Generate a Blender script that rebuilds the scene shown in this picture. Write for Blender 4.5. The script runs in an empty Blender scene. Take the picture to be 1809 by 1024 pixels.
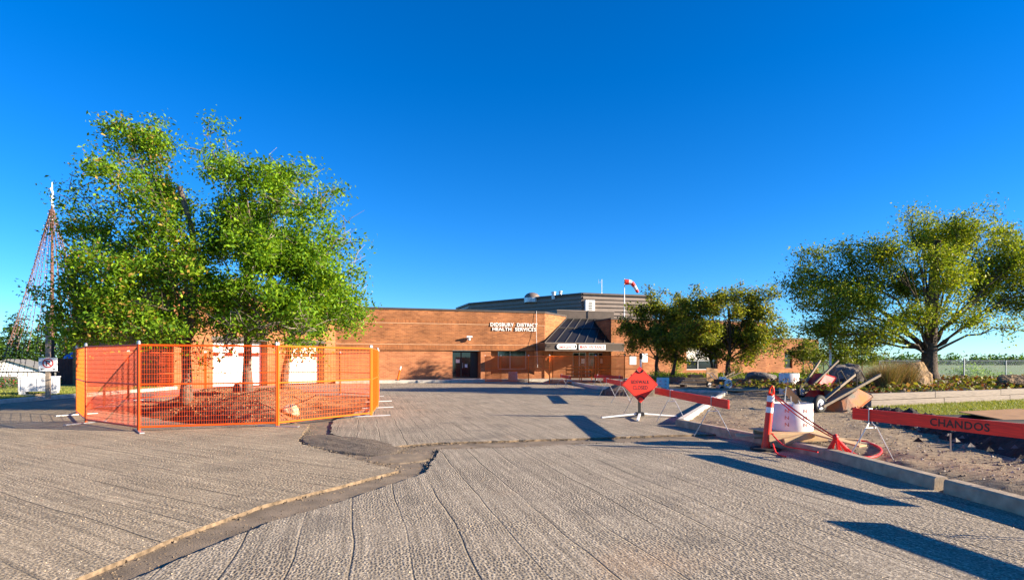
import bpy, bmesh, math, random
import numpy as np
from mathutils import Vector, Matrix
R = math.radians
scene = bpy.context.scene
col = scene.collection
random.seed(7)
rng = np.random.default_rng(11)

# ------------------------------------------------------------------ camera, sky, sun, exposure
CAM_H = 1.46
F = 1040.0                      # focal length in photo pixels (photo is 1809 wide)
cam_d = bpy.data.cameras.new('camera'); cam = bpy.data.objects.new('camera', cam_d); col.objects.link(cam)
cam.location = (0, 0, CAM_H); cam.rotation_euler = (R(90), 0, 0)
cam_d.sensor_width = 36; cam_d.lens = 36 * F / 1809; cam_d.shift_y = 126 / 1809
cam_d.clip_end = 9000; cam_d.clip_start = 0.05
scene.camera = cam
SUN_EL, SUN_AZ = 17.5, -11.0    # degrees; azimuth measured from +X
w = bpy.data.worlds.new('World'); scene.world = w; w.use_nodes = True
nt = w.node_tree; bg = nt.nodes['Background']
sky = nt.nodes.new('ShaderNodeTexSky'); sky.sky_type = 'NISHITA'; sky.sun_disc = False
sky.sun_elevation = R(SUN_EL); sky.sun_rotation = R(90 - SUN_AZ)
sky.altitude = 1500; sky.air_density = 1.0; sky.dust_density = 0.0; sky.ozone_density = 4.0
hs = nt.nodes.new('ShaderNodeHueSaturation'); hs.inputs['Saturation'].default_value = 1.3
wb = nt.nodes.new('ShaderNodeMix'); wb.data_type = 'RGBA'; wb.blend_type = 'MULTIPLY'; wb.inputs[0].default_value = 1; wb.inputs[7].default_value = (0.72, 1.0, 1.24, 1)
nt.links.new(sky.outputs[0], hs.inputs['Color']); nt.links.new(hs.outputs[0], wb.inputs[6]); nt.links.new(wb.outputs[2], bg.inputs[0])
bg.inputs[1].default_value = 0.065
sd = bpy.data.lights.new('sun', 'SUN'); sun = bpy.data.objects.new('sun', sd); col.objects.link(sun)
sd.energy = 5.0; sd.angle = R(0.5); sd.color = (1.0, 0.86, 0.66)
tosun = Vector((math.cos(R(SUN_EL)) * math.cos(R(SUN_AZ)), math.cos(R(SUN_EL)) * math.sin(R(SUN_AZ)), math.sin(R(SUN_EL))))
sun.rotation_euler = tosun.to_track_quat('Z', 'Y').to_euler(); sun.location = (30, -20, 30)
scene.view_settings.view_transform = 'Standard'; scene.view_settings.look = 'None'
scene.view_settings.gamma = 1; scene.view_settings.exposure = 1.62
scene.cycles.use_denoising = True
scene.cycles.max_bounces = 6; scene.cycles.transparent_max_bounces = 12

# ------------------------------------------------------------------ helpers
def gx(px, Y): return (px - 904.5) / F * Y           # world X of a photo column at distance Y
def gz(py, Y): return CAM_H - (py - 638) / F * Y     # world Z of a photo row at distance Y
def gy(py, z=0.0): return (CAM_H - z) * F / (py - 638)
def g(px, py, z=0.0):
    Y = gy(py, z); return (gx(px, Y), Y)

class MB:
    def __init__(s): s.v = []; s.f = []; s.m = []
    def add(s, vs, fs, mi=0):
        o = len(s.v); s.v += [tuple(v) for v in vs]; s.f += [tuple(i + o for i in f) for f in fs]; s.m += [mi] * len(fs); return s
    def box(s, c, size, rz=0, M=None, mi=0):
        hx, hy, hz = size[0] / 2, size[1] / 2, size[2] / 2
        vs = [Vector((x, y, z)) for x in (-hx, hx) for y in (-hy, hy) for z in (-hz, hz)]
        M = M if M is not None else Matrix.Rotation(rz, 3, 'Z')
        c = Vector(c)
        return s.add([M @ v + c for v in vs], [(0, 1, 3, 2), (4, 6, 7, 5), (0, 4, 5, 1), (2, 3, 7, 6), (0, 2, 6, 4), (1, 5, 7, 3)], mi)
    def beam(s, a, b, wdt, hgt, up=(0, 0, 1), mi=0):
        a = Vector(a); b = Vector(b); d = (b - a); L = d.length; d.normalize()
        u = Vector(up); sdir = d.cross(u)
        if sdir.length < 1e-4: sdir = d.cross(Vector((1, 0, 0)))
        sdir.normalize(); u = sdir.cross(d)
        M = Matrix((d, sdir, u)).transposed()
        return s.box((a + b) / 2, (L, wdt, hgt), M=M, mi=mi)
    def tube(s, pts, r, n=8, cap=True, mi=0):
        pts = [Vector(p) for p in pts]; rs = r if isinstance(r, (list, tuple)) else [r] * len(pts)
        vs = []; ref = Vector((0.31, 0.17, 0.93))
        for i, p in enumerate(pts):
            d = pts[min(i + 1, len(pts) - 1)] - pts[max(i - 1, 0)]
            if d.length < 1e-9: d = Vector((0, 0, 1))
            d.normalize(); a = d.cross(ref)
            if a.length < 0.05: a = d.cross(Vector((1, 0, 0)))
            a.normalize(); b = d.cross(a)
            for k in range(n):
                t = 2 * math.pi * k / n
                vs.append(p + (a * math.cos(t) + b * math.sin(t)) * rs[i])
        fs = [(i * n + k, i * n + (k + 1) % n, (i + 1) * n + (k + 1) % n, (i + 1) * n + k) for i in range(len(pts) - 1) for k in range(n)]
        if cap: fs += [tuple(range(n))[::-1], tuple((len(pts) - 1) * n + k for k in range(n))]
        return s.add(vs, fs, mi)
    def lathe(s, prof, n=20, c=(0, 0, 0), mi=0, M=None):
        vs = []; c = Vector(c)
        for r_, z in prof:
            for k in range(n):
                t = 2 * math.pi * k / n; q = Vector((r_ * math.cos(t), r_ * math.sin(t), z))
                vs.append((M @ q if M is not None else q) + c)
        fs = [(i * n + k, i * n + (k + 1) % n, (i + 1) * n + (k + 1) % n, (i + 1) * n + k) for i in range(len(prof) - 1) for k in range(n)]
        return s.add(vs, fs, mi)
    def prism(s, poly, z0, z1, mi=0):
        n = len(poly); vs = [(x, y, z0) for x, y in poly] + [(x, y, z1) for x, y in poly]
        fs = [tuple(range(n))[::-1], tuple(range(n, 2 * n))] + [(i, (i + 1) % n, n + (i + 1) % n, n + i) for i in range(n)]
        return s.add(vs, fs, mi)
    def mesh(s, name, mats, smooth=False):
        me = bpy.data.meshes.new(name); me.from_pydata(s.v, [], s.f)
        for m in (mats if isinstance(mats, (list, tuple)) else [mats]): me.materials.append(m)
        if any(s.m): me.polygons.foreach_set('material_index', s.m)
        if smooth: me.polygons.foreach_set('use_smooth', [True] * len(me.polygons))
        me.validate(); me.update(); return me
    def build(s, name, mats, parent=None, smooth=False, bevel=0):
        o = bpy.data.objects.new(name, s.mesh(name, mats, smooth)); col.objects.link(o)
        if bevel:
            b = o.modifiers.new('bevel', 'BEVEL'); b.width = bevel; b.segments = 2; b.limit_method = 'ANGLE'
        if parent is not None: o.parent = parent
        return o

def tag(o, label=None, cat=None, group=None, kind=None):
    if label: o['label'] = label
    if cat: o['category'] = cat
    if group: o['group'] = group
    if kind: o['kind'] = kind
    return o
def thing(name, label, cat, loc=(0, 0, 0), rz=0, group=None):
    o = bpy.data.objects.new(name, None); col.objects.link(o); o.location = loc; o.rotation_euler = (0, 0, rz)
    o.empty_display_size = 0.2
    return tag(o, label, cat, group)
def copy_tree(o, parent=None):
    c = o.copy(); col.objects.link(c); c.parent = parent
    for ch in list(o.children): copy_tree(ch, c)
    return c

# ---- materials
def nodes(m):
    m.use_nodes = True; t = m.node_tree; return t, t.nodes, t.links, t.nodes['Principled BSDF']
def mat(name, c, rough=0.7, var=0.15, scale=6.0, bump=0.0, bscale=30.0, metal=0.0, c2=None, detail=4, spec=0.4):
    m = bpy.data.materials.new(name); t, N, L, B = nodes(m)
    B.inputs['Roughness'].default_value = rough; B.inputs['Metallic'].default_value = metal
    B.inputs['Specular IOR Level'].default_value = spec
    tc = N.new('ShaderNodeNewGeometry')
    nz = N.new('ShaderNodeTexNoise'); nz.inputs['Scale'].default_value = scale; nz.inputs['Detail'].default_value = detail
    L.new(tc.outputs['Position'], nz.inputs['Vector'])
    rp = N.new('ShaderNodeValToRGB'); rp.color_ramp.elements[0].position = 0.3; rp.color_ramp.elements[1].position = 0.7
    d = c2 if c2 else tuple(x * (1 - var) for x in c); e = c if c2 else tuple(min(1, x * (1 + var)) for x in c)
    rp.color_ramp.elements[0].color = (*d, 1); rp.color_ramp.elements[1].color = (*e, 1)
    L.new(nz.outputs['Fac'], rp.inputs['Fac']); L.new(rp.outputs['Color'], B.inputs['Base Color'])
    if bump:
        n2 = N.new('ShaderNodeTexNoise'); n2.inputs['Scale'].default_value = bscale; n2.inputs['Detail'].default_value = 5
        L.new(tc.outputs['Position'], n2.inputs['Vector'])
        bp = N.new('ShaderNodeBump'); bp.inputs['Strength'].default_value = 1.0; bp.inputs['Distance'].default_value = bump
        L.new(n2.outputs['Fac'], bp.inputs['Height']); L.new(bp.outputs['Normal'], B.inputs['Normal'])
    return m
def math_node(N, L, op, a, b=None, c=None):
    n = N.new('ShaderNodeMath'); n.operation = op
    for i, x in enumerate((a, b, c)):
        if x is None: continue
        if isinstance(x, (int, float)): n.inputs[i].default_value = x
        else: L.new(x, n.inputs[i])
    return n.outputs[0]
def mixc(N, L, fac, a, b, mode='MIX'):
    n = N.new('ShaderNodeMix'); n.data_type = 'RGBA'; n.blend_type = mode
    if isinstance(fac, (int, float)): n.inputs[0].default_value = fac
    else: L.new(fac, n.inputs[0])
    for i, x in ((6, a), (7, b)):
        if isinstance(x, tuple): n.inputs[i].default_value = (*x, 1)
        else: L.new(x, n.inputs[i])
    return n.outputs[2]

def asphalt(name, ang, tint=(1, 1, 1)):
    """milled asphalt: aggregate speckle, rows of tooth marks and long wandering grooves along ang"""
    m = bpy.data.materials.new(name); t, N, L, B = nodes(m)
    geo = N.new('ShaderNodeNewGeometry')
    mp = N.new('ShaderNodeMapping'); mp.inputs['Rotation'].default_value = (0, 0, -ang)
    L.new(geo.outputs['Position'], mp.inputs['Vector'])
    # slow wander of the rows
    wn = N.new('ShaderNodeTexNoise'); wn.inputs['Scale'].default_value = 0.7; wn.inputs['Detail'].default_value = 2
    L.new(mp.outputs[0], wn.inputs['Vector'])
    sub = N.new('ShaderNodeVectorMath'); sub.operation = 'MULTIPLY_ADD'
    sub.inputs[1].default_value = (0.12, 0.12, 0); L.new(wn.outputs['Color'], sub.inputs[0]); L.new(mp.outputs[0], sub.inputs[2])
    P = sub.outputs[0]
    sx = N.new('ShaderNodeSeparateXYZ'); L.new(P, sx.inputs[0])
    # tooth marks
    m2 = N.new('ShaderNodeMapping'); m2.inputs['Scale'].default_value = (21, 38, 1); L.new(P, m2.inputs['Vector'])
    vo = N.new('ShaderNodeTexVoronoi'); vo.voronoi_dimensions = '2D'; vo.inputs['Scale'].default_value = 1; vo.inputs['Randomness'].default_value = 0.75
    L.new(m2.outputs[0], vo.inputs['Vector'])
    dots = math_node(N, L, 'SMOOTH_MIN', vo.outputs['Distance'], 0.55, 0.2)
    # patchy strength of the tooth marks
    pn = N.new('ShaderNodeTexNoise'); pn.inputs['Scale'].default_value = 0.9; pn.inputs['Detail'].default_value = 3; L.new(geo.outputs['Position'], pn.inputs['Vector'])
    pr = N.new('ShaderNodeMapRange'); pr.inputs[1].default_value = 0.35; pr.inputs[2].default_value = 0.65; pr.inputs[3].default_value = 0.25; L.new(pn.outputs['Fac'], pr.inputs[0])
    dots = math_node(N, L, 'MULTIPLY', dots, pr.outputs[0])
    # long grooves every ~0.5 m
    yy = math_node(N, L, 'MULTIPLY', sx.outputs['Y'], 2.3)
    fr = math_node(N, L, 'PINGPONG', yy, 0.5)
    gr = N.new('ShaderNodeMapRange'); gr.interpolation_type = 'SMOOTHSTEP'
    gr.inputs[1].default_value = 0.0; gr.inputs[2].default_value = 0.03; gr.inputs[3].default_value = 0; gr.inputs[4].default_value = 1; L.new(fr, gr.inputs[0])
    m3 = N.new('ShaderNodeMapping'); m3.inputs['Scale'].default_value = (0.5, 2.0, 1); L.new(P, m3.inputs['Vector'])
    gn = N.new('ShaderNodeTexNoise'); gn.inputs['Scale'].default_value = 1.0; gn.inputs['Detail'].default_value = 2; L.new(m3.outputs[0], gn.inputs['Vector'])
    gm = N.new('ShaderNodeMapRange'); gm.inputs[1].default_value = 0.36; gm.inputs[2].default_value = 0.55; L.new(gn.outputs['Fac'], gm.inputs[0])
    inv = math_node(N, L, 'SUBTRACT', 1.0, gr.outputs[0]); groove = math_node(N, L, 'MULTIPLY', inv, gm.outputs[0])
    # aggregate
    ag = N.new('ShaderNodeTexVoronoi'); ag.inputs['Scale'].default_value = 85; ag.inputs['Randomness'].default_value = 1; L.new(geo.outputs['Position'], ag.inputs['Vector'])
    fn = N.new('ShaderNodeTexNoise'); fn.inputs['Scale'].default_value = 45; fn.inputs['Detail'].default_value = 6; fn.inputs['Roughness'].default_value = 0.7; L.new(geo.outputs['Position'], fn.inputs['Vector'])
    h = math_node(N, L, 'MULTIPLY', dots, 1.35)
    h = math_node(N, L, 'MULTIPLY_ADD', groove, -0.8, h)
    h = math_node(N, L, 'MULTIPLY_ADD', fn.outputs['Fac'], 0.9, h)
    bp = N.new('ShaderNodeBump'); bp.inputs['Strength'].default_value = 0.9; bp.inputs['Distance'].default_value = 0.0115
    L.new(h, bp.inputs['Height']); L.new(bp.outputs['Normal'], B.inputs['Normal'])
    # colour: pale ground-off stone and dark bitumen binder
    rp = N.new('ShaderNodeValToRGB'); E = rp.color_ramp.elements
    E[0].position = 0.0; E[0].color = (0.10, 0.085, 0.072, 1); E[1].position = 1.0; E[1].color = (0.66, 0.58, 0.47, 1)
    e = E.new(0.45); e.color = (0.225, 0.192, 0.158, 1)
    sp = N.new('ShaderNodeSeparateColor'); L.new(ag.outputs['Color'], sp.inputs[0])
    mixv = math_node(N, L, 'MULTIPLY_ADD', fn.outputs['Fac'], 0.5, math_node(N, L, 'MULTIPLY', sp.outputs[0], 0.55))
    L.new(mixv, rp.inputs['Fac'])
    big = N.new('ShaderNodeTexNoise'); big.inputs['Scale'].default_value = 0.35; big.inputs['Detail'].default_value = 4; L.new(geo.outputs['Position'], big.inputs['Vector'])
    c = mixc(N, L, math_node(N, L, 'MULTIPLY', big.outputs['Fac'], 0.35), rp.outputs['Color'], (0.36, 0.30, 0.23))
    m4 = N.new('ShaderNodeMapping'); m4.inputs['Scale'].default_value = (0.5, 16, 1); L.new(P, m4.inputs['Vector'])
    st = N.new('ShaderNodeTexNoise'); st.inputs['Scale'].default_value = 1.0; st.inputs['Detail'].default_value = 4; L.new(m4.outputs[0], st.inputs['Vector'])
    sr = N.new('ShaderNodeMapRange'); sr.inputs[1].default_value = 0.3; sr.inputs[2].default_value = 0.7; sr.inputs[3].default_value = 0.68; sr.inputs[4].default_value = 1.2; L.new(st.outputs['Fac'], sr.inputs[0])
    c = mixc(N, L, 1.0, c, sr.outputs[0], 'MULTIPLY')
    # old oil and tar stains
    so_ = N.new('ShaderNodeTexNoise'); so_.inputs['Scale'].default_value = 1.3; so_.inputs['Detail'].default_value = 7; so_.noise_dimensions = '4D'; so_.inputs['W'].default_value = 8.1; L.new(geo.outputs['Position'], so_.inputs['Vector'])
    sq = N.new('ShaderNodeMapRange'); sq.inputs[1].default_value = 0.56; sq.inputs[2].default_value = 0.7; sq.inputs[4].default_value = 0.5; L.new(so_.outputs['Fac'], sq.inputs[0])
    c = mixc(N, L, sq.outputs[0], c, (0.13, 0.115, 0.10))
    # tooth pits and grooves darkened: shade of the relief painted into the colour
    pit = N.new('ShaderNodeMapRange'); pit.inputs[1].default_value = 0.08; pit.inputs[2].default_value = 0.45; pit.inputs[3].default_value = 0.9; pit.inputs[4].default_value = 0.0; L.new(vo.outputs['Distance'], pit.inputs[0])
    c = mixc(N, L, math_node(N, L, 'MULTIPLY', pit.outputs[0], pr.outputs[0]), c, (0.065, 0.057, 0.05))
    c = mixc(N, L, math_node(N, L, 'MULTIPLY', groove, 0.8), c, (0.06, 0.055, 0.05))
    # rusty clay dust in drifts
    rn = N.new('ShaderNodeTexNoise'); rn.inputs['Scale'].default_value = 0.55; rn.inputs['Detail'].default_value = 6; rn.noise_dimensions = '4D'; rn.inputs['W'].default_value = 3.3
    L.new(geo.outputs['Position'], rn.inputs['Vector'])
    rr = N.new('ShaderNodeMapRange'); rr.inputs[1].default_value = 0.62; rr.inputs[2].default_value = 0.75; rr.inputs[4].default_value = 0.22; L.new(rn.outputs['Fac'], rr.inputs[0])
    c = mixc(N, L, rr.outputs[0], c, (0.46, 0.25, 0.13))
    c = mixc(N, L, 1.0, c, tint, 'MULTIPLY'); c = mixc(N, L, 1.0, c, (1.15, 1.10, 0.99), 'MULTIPLY')
    L.new(c, B.inputs['Base Color']); B.inputs['Roughness'].default_value = 0.9; B.inputs['Specular IOR Level'].default_value = 0.2
    return m

def brick(name, ca, cb, mortar, bw=0.30, bh=0.10):
    m = bpy.data.materials.new(name); t, N, L, B = nodes(m)
    geo = N.new('ShaderNodeNewGeometry')
    cr = N.new('ShaderNodeVectorMath'); cr.operation = 'CROSS_PRODUCT'; L.new(geo.outputs['True Normal'], cr.inputs[0]); cr.inputs[1].default_value = (0, 0, 1)
    dt = N.new('ShaderNodeVectorMath'); dt.operation = 'DOT_PRODUCT'; L.new(cr.outputs[0], dt.inputs[0]); L.new(geo.outputs['Position'], dt.inputs[1])
    sx = N.new('ShaderNodeSeparateXYZ'); L.new(geo.outputs['Position'], sx.inputs[0])
    cb_ = N.new('ShaderNodeCombineXYZ'); L.new(dt.outputs['Value'], cb_.inputs[0]); L.new(sx.outputs['Z'], cb_.inputs[1])
    br = N.new('ShaderNodeTexBrick'); L.new(cb_.outputs[0], br.inputs['Vector'])
    br.inputs['Scale'].default_value = 1; br.inputs['Brick Width'].default_value = bw; br.inputs['Row Height'].default_value = bh
    br.inputs['Mortar Size'].default_value = 0.008; br.inputs['Bias'].default_value = 0.0
    br.inputs['Color1'].default_value = (*ca, 1); br.inputs['Color2'].default_value = (*cb, 1); br.inputs['Mortar'].default_value = (*mortar, 1)
    nz = N.new('ShaderNodeTexNoise'); nz.inputs['Scale'].default_value = 0.8; nz.inputs['Detail'].default_value = 6; L.new(geo.outputs['Position'], nz.inputs['Vector'])
    mz = N.new('ShaderNodeMapping'); mz.inputs['Scale'].default_value = (0.35, 4.5, 1); L.new(cb_.outputs[0], mz.inputs['Vector'])
    n3 = N.new('ShaderNodeTexNoise'); n3.inputs['Scale'].default_value = 1.5; n3.inputs['Detail'].default_value = 5; L.new(mz.outputs[0], n3.inputs['Vector'])
    c = mixc(N, L, 0.5, br.outputs['Color'], nz.outputs['Fac'], 'OVERLAY'); c = mixc(N, L, 0.35, c, n3.outputs['Fac'], 'OVERLAY')
    L.new(c, B.inputs['Base Color']); B.inputs['Roughness'].default_value = 0.85; B.inputs['Specular IOR Level'].default_value = 0.2
    bp = N.new('ShaderNodeBump'); bp.inputs['Strength'].default_value = 0.6; bp.inputs['Distance'].default_value = 0.008; bp.invert = True
    L.new(br.outputs['Fac'], bp.inputs['Height']); L.new(bp.outputs['Normal'], B.inputs['Normal'])
    return m

def wood(name, c1, c2, axis_scale=(1.2, 14, 14), rough=0.8):
    m = bpy.data.materials.new(name); t, N, L, B = nodes(m)
    tc = N.new('ShaderNodeTexCoord'); mp = N.new('ShaderNodeMapping'); mp.inputs['Scale'].default_value = axis_scale
    L.new(tc.outputs['Object'], mp.inputs['Vector'])
    nz = N.new('ShaderNodeTexNoise'); nz.inputs['Scale'].default_value = 3; nz.inputs['Detail'].default_value = 6; L.new(mp.outputs[0], nz.inputs['Vector'])
    rp = N.new('ShaderNodeValToRGB'); rp.color_ramp.elements[0].position = 0.3; rp.color_ramp.elements[1].position = 0.7
    rp.color_ramp.elements[0].color = (*c1, 1); rp.color_ramp.elements[1].color = (*c2, 1)
    L.new(nz.outputs['Fac'], rp.inputs['Fac']); L.new(rp.outputs['Color'], B.inputs['Base Color']); B.inputs['Roughness'].default_value = rough
    bp = N.new('ShaderNodeBump'); bp.inputs['Strength'].default_value = 0.5; bp.inputs['Distance'].default_value = 0.004
    L.new(nz.outputs['Fac'], bp.inputs['Height']); L.new(bp.outputs['Normal'], B.inputs['Normal'])
    return m

def leafmat(name, trans=0.45):
    """leaf: colour from the 'tint' attribute of each leaf, with light passing through"""
    m = bpy.data.materials.new(name); t, N, L, B = nodes(m)
    at = N.new('ShaderNodeAttribute'); at.attribute_name = 'tint'
    L.new(at.outputs['Color'], B.inputs['Base Color']); B.inputs['Roughness'].default_value = 0.55; B.inputs['Specular IOR Level'].default_value = 0.3
    tr = N.new('ShaderNodeBsdfTranslucent')
    c = mixc(N, L, 1.0, at.outputs['Color'], (1.25, 1.2, 0.45), 'MULTIPLY'); L.new(c, tr.inputs['Color'])
    mx = N.new('ShaderNodeMixShader'); mx.inputs[0].default_value = trans
    L.new(B.outputs[0], mx.inputs[1]); L.new(tr.outputs[0], mx.inputs[2]); L.new(mx.outputs[0], N['Material Output'].inputs['Surface'])
    return m

M = {}
M['asphalt_a'] = asphalt('milled_asphalt', math.atan2(-0.97, 0.25))
M['asphalt_b'] = asphalt('milled_asphalt_cross', math.atan2(-0.53, 0.85), (1.08, 1.03, 0.95))
M['field'] = mat('field', (0.11, 0.22, 0.035), 0.95, 0.5, 0.02, c2=(0.16, 0.17, 0.06), detail=3)
M['gutter'] = mat('gutter_concrete', (0.20, 0.15, 0.10), 0.95, 0.3, 3, 0.006, 60)
M['edge'] = mat('fresh_cut_edge', (0.17, 0.12, 0.075), 0.95, 0.55, 14, 0.004, 40)
M['dirt'] = mat('dark_dirt', (0.10, 0.075, 0.052), 0.95, 0.5, 9, 0.03, 45, c2=(0.20, 0.155, 0.11))
M['soil'] = mat('black_soil', (0.028, 0.022, 0.018), 0.95, 0.4, 7, 0.03, 20)
M['gravel'] = mat('gravel', (0.40, 0.30, 0.185), 0.95, 0.4, 14, 0.03, 70, c2=(0.17, 0.12, 0.075), detail=8)
M['mulch'] = mat('mulch', (0.40, 0.20, 0.10), 0.95, 0.5, 12, 0.04, 40, c2=(0.18, 0.09, 0.05))
M['trench'] = mat('wet_clay', (0.07, 0.04, 0.025), 0.95, 0.4, 6, 0.05, 25, c2=(0.14, 0.085, 0.05))
M['stone_bit'] = mat('gravel_stone', (0.36, 0.31, 0.26), 0.9, 0.4, 20)
M['lawn'] = mat('lawn', (0.24, 0.25, 0.045), 0.95, 0.4, 2.2, 0.02, 60, c2=(0.10, 0.14, 0.03))
M['concrete'] = mat('concrete', (0.52, 0.47, 0.40), 0.9, 0.2, 5, 0.003, 60)
M['concrete_old'] = mat('old_concrete', (0.36, 0.275, 0.19), 0.9, 0.3, 6, 0.004, 50)
M['yellow_kerb'] = mat('yellow_kerb_paint', (0.62, 0.40, 0.10), 0.8, 0.3, 4)
M['brick'] = brick('brick_front', (0.37, 0.145, 0.055), (0.23, 0.086, 0.035), (0.35, 0.19, 0.10))
M['brick_low'] = brick('brick_base', (0.44, 0.175, 0.075), (0.32, 0.115, 0.05), (0.40, 0.23, 0.13))
M['brick_band'] = brick('brick_soldier_course', (0.36, 0.13, 0.045), (0.24, 0.085, 0.033), (0.28, 0.16, 0.08), 0.10, 0.30)
M['ledge'] = mat('pale_brick_ledge', (0.55, 0.32, 0.18), 0.85, 0.15, 4)
M['cap'] = mat('brown_metal', (0.075, 0.055, 0.043), 0.45, 0.15, 3, metal=0.2)
M['roofing'] = mat('flat_roofing', (0.10, 0.095, 0.09), 0.9, 0.2, 2)
M['siding'] = mat('brown_ribbed_siding', (0.19, 0.145, 0.118), 0.5, 0.1, 2, metal=0.1)
M['glass'] = mat('dark_glass', (0.012, 0.016, 0.02), 0.06, 0.2, 0.5, spec=0.8)
M['skyglass'] = mat('bronze_glass', (0.018, 0.017, 0.017), 0.3, 0.2, 0.5, spec=0.25)
M['frame_alu'] = mat('aluminium_frame', (0.55, 0.53, 0.50), 0.35, 0.1, 3, metal=0.7)
M['mull'] = mat('bronze_mullion', (0.12, 0.11, 0.10), 0.4, 0.1, 3, metal=0.3)
M['frame_dark'] = mat('dark_frame', (0.05, 0.042, 0.038), 0.4, 0.1, 3, metal=0.3)
M['white'] = mat('white_paint', (0.78, 0.77, 0.74), 0.5, 0.04, 3)
M['white_sign'] = mat('white_sign_face', (0.82, 0.82, 0.82), 0.4, 0.02, 3)
M['blind'] = mat('window_blind', (0.62, 0.58, 0.52), 0.8, 0.06, 3)
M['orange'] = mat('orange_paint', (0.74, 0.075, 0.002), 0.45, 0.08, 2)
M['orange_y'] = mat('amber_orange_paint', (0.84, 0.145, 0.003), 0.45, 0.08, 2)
M['galv'] = mat('galvanised_steel', (0.50, 0.50, 0.50), 0.4, 0.12, 8, metal=0.75)
M['red_board'] = wood('red_orange_board_paint', (0.56, 0.020, 0.010), (0.86, 0.028, 0.010), (1.5, 12, 22), 0.65)
M['sign_red'] = mat('fluorescent_sign', (1.0, 0.032, 0.010), 0.5, 0.04, 2)
M['delin'] = mat('orange_plastic', (0.86, 0.032, 0.005), 0.4, 0.05, 3)
M['black'] = mat('black_paint', (0.016, 0.015, 0.015), 0.5, 0.2, 4)
M['rubber'] = mat('black_rubber', (0.02, 0.02, 0.02), 0.75, 0.3, 8)
M['red_text'] = mat('red_lettering', (0.62, 0.035, 0.03), 0.5, 0.05, 3)
M['rope'] = mat('red_tape', (0.80, 0.025, 0.022), 0.5, 0.15, 10)
M['tubecard'] = mat('white_card_tube', (0.76, 0.72, 0.66), 0.7, 0.12, 7, c2=(0.68, 0.60, 0.54))
M['print'] = mat('faded_red_print', (0.58, 0.22, 0.16), 0.7, 0.3, 20)
M['ply'] = wood('plywood', (0.42, 0.27, 0.13), (0.58, 0.40, 0.21))
M['lumber'] = wood('weathered_lumber', (0.36, 0.27, 0.19), (0.52, 0.40, 0.28))
M['timber'] = wood('grey_timber', (0.15, 0.12, 0.10), (0.27, 0.215, 0.175))
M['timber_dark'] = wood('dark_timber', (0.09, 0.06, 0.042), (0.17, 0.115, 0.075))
M['post_wood'] = wood('post_wood', (0.23, 0.18, 0.14), (0.36, 0.29, 0.23), (14, 14, 1.2))
M['bark'] = mat('bark', (0.15, 0.115, 0.085), 0.95, 0.4, 9, 0.03, 18)
M['bark_dark'] = mat('dark_bark', (0.085, 0.060, 0.045), 0.95, 0.4, 9, 0.03, 18)
M['twig'] = mat('dry_twig', (0.34, 0.27, 0.21), 0.9, 0.3, 9)
M['leaf'] = leafmat('leaf', 0.42)
M['grassleaf'] = leafmat('grass_leaf', 0.3)
M['rock_tan'] = mat('tan_rock', (0.33, 0.20, 0.09), 0.9, 0.4, 3.2, 0.10, 7, c2=(0.11, 0.075, 0.05))
M['rock_grey'] = mat('grey_rock', (0.19, 0.165, 0.15), 0.9, 0.4, 2.5, 0.05, 6, c2=(0.10, 0.085, 0.08))
M['rock_pale'] = mat('pale_rock', (0.58, 0.43, 0.28), 0.9, 0.25, 2.5, 0.03, 8)
M['barrow_red'] = mat('red_enamel', (0.50, 0.018, 0.018), 0.4, 0.2, 3)
M['barrow_yellow'] = mat('yellow_enamel', (0.62, 0.36, 0.03), 0.5, 0.3, 3, c2=(0.30, 0.20, 0.06))
M['barrow_worn'] = mat('worn_muddy_enamel', (0.62, 0.16, 0.015), 0.7, 0.4, 2.6, 0.008, 30, c2=(0.16, 0.135, 0.10))
M['grey_box'] = mat('grey_plastic', (0.60, 0.60, 0.62), 0.5, 0.08, 4)
M['maroon'] = mat('maroon_boards', (0.14, 0.030, 0.024), 0.7, 0.3, 3)
M['blue'] = mat('blue_tarp', (0.03, 0.14, 0.50), 0.5, 0.2, 3)
M['shingle'] = mat('grey_shingles', (0.20, 0.195, 0.185), 0.9, 0.2, 6)
M['tanwall'] = mat('tan_concrete', (0.42, 0.35, 0.27), 0.9, 0.2, 3)
M['bulb'] = mat('coloured_bulb', (0.35, 0.30, 0.30), 0.4, 0.5, 9, c2=(0.16, 0.05, 0.05))
M['string'] = mat('string_cable', (0.13, 0.055, 0.035), 0.7, 0.3, 5)
M['handle_wood'] = wood('old_handle_wood', (0.13, 0.095, 0.065), (0.26, 0.20, 0.14))
M['card'] = mat('brown_card', (0.40, 0.22, 0.10), 0.8, 0.15, 4)

# ------------------------------------------------------------------ text as real flat letters
def text_mesh(txt, height, depth=0.0, width=None):
    cu = bpy.data.curves.new('t', 'FONT'); cu.body = txt; cu.size = 1; cu.extrude = 0.0; cu.resolution_u = 3; cu.offset = 0.02; cu.space_character = 1.08
    o = bpy.data.objects.new('t', cu); col.objects.link(o)
    dg = bpy.context.evaluated_depsgraph_get(); me = bpy.data.meshes.new_from_object(o.evaluated_get(dg))
    bpy.data.objects.remove(o); bpy.data.curves.remove(cu)
    co = np.array([v.co[:] for v in me.vertices]); lo, hi = co.min(0), co.max(0)
    sy = height / (hi[1] - lo[1]); sxx = (width / (hi[0] - lo[0])) if width else sy
    co[:, 0] = (co[:, 0] - (lo[0] + hi[0]) / 2) * sxx; co[:, 1] = (co[:, 1] - (lo[1] + hi[1]) / 2) * sy
    polys = [tuple(p.vertices) for p in me.polygons]; bpy.data.meshes.remove(me)
    return co[:, :2], polys
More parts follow.
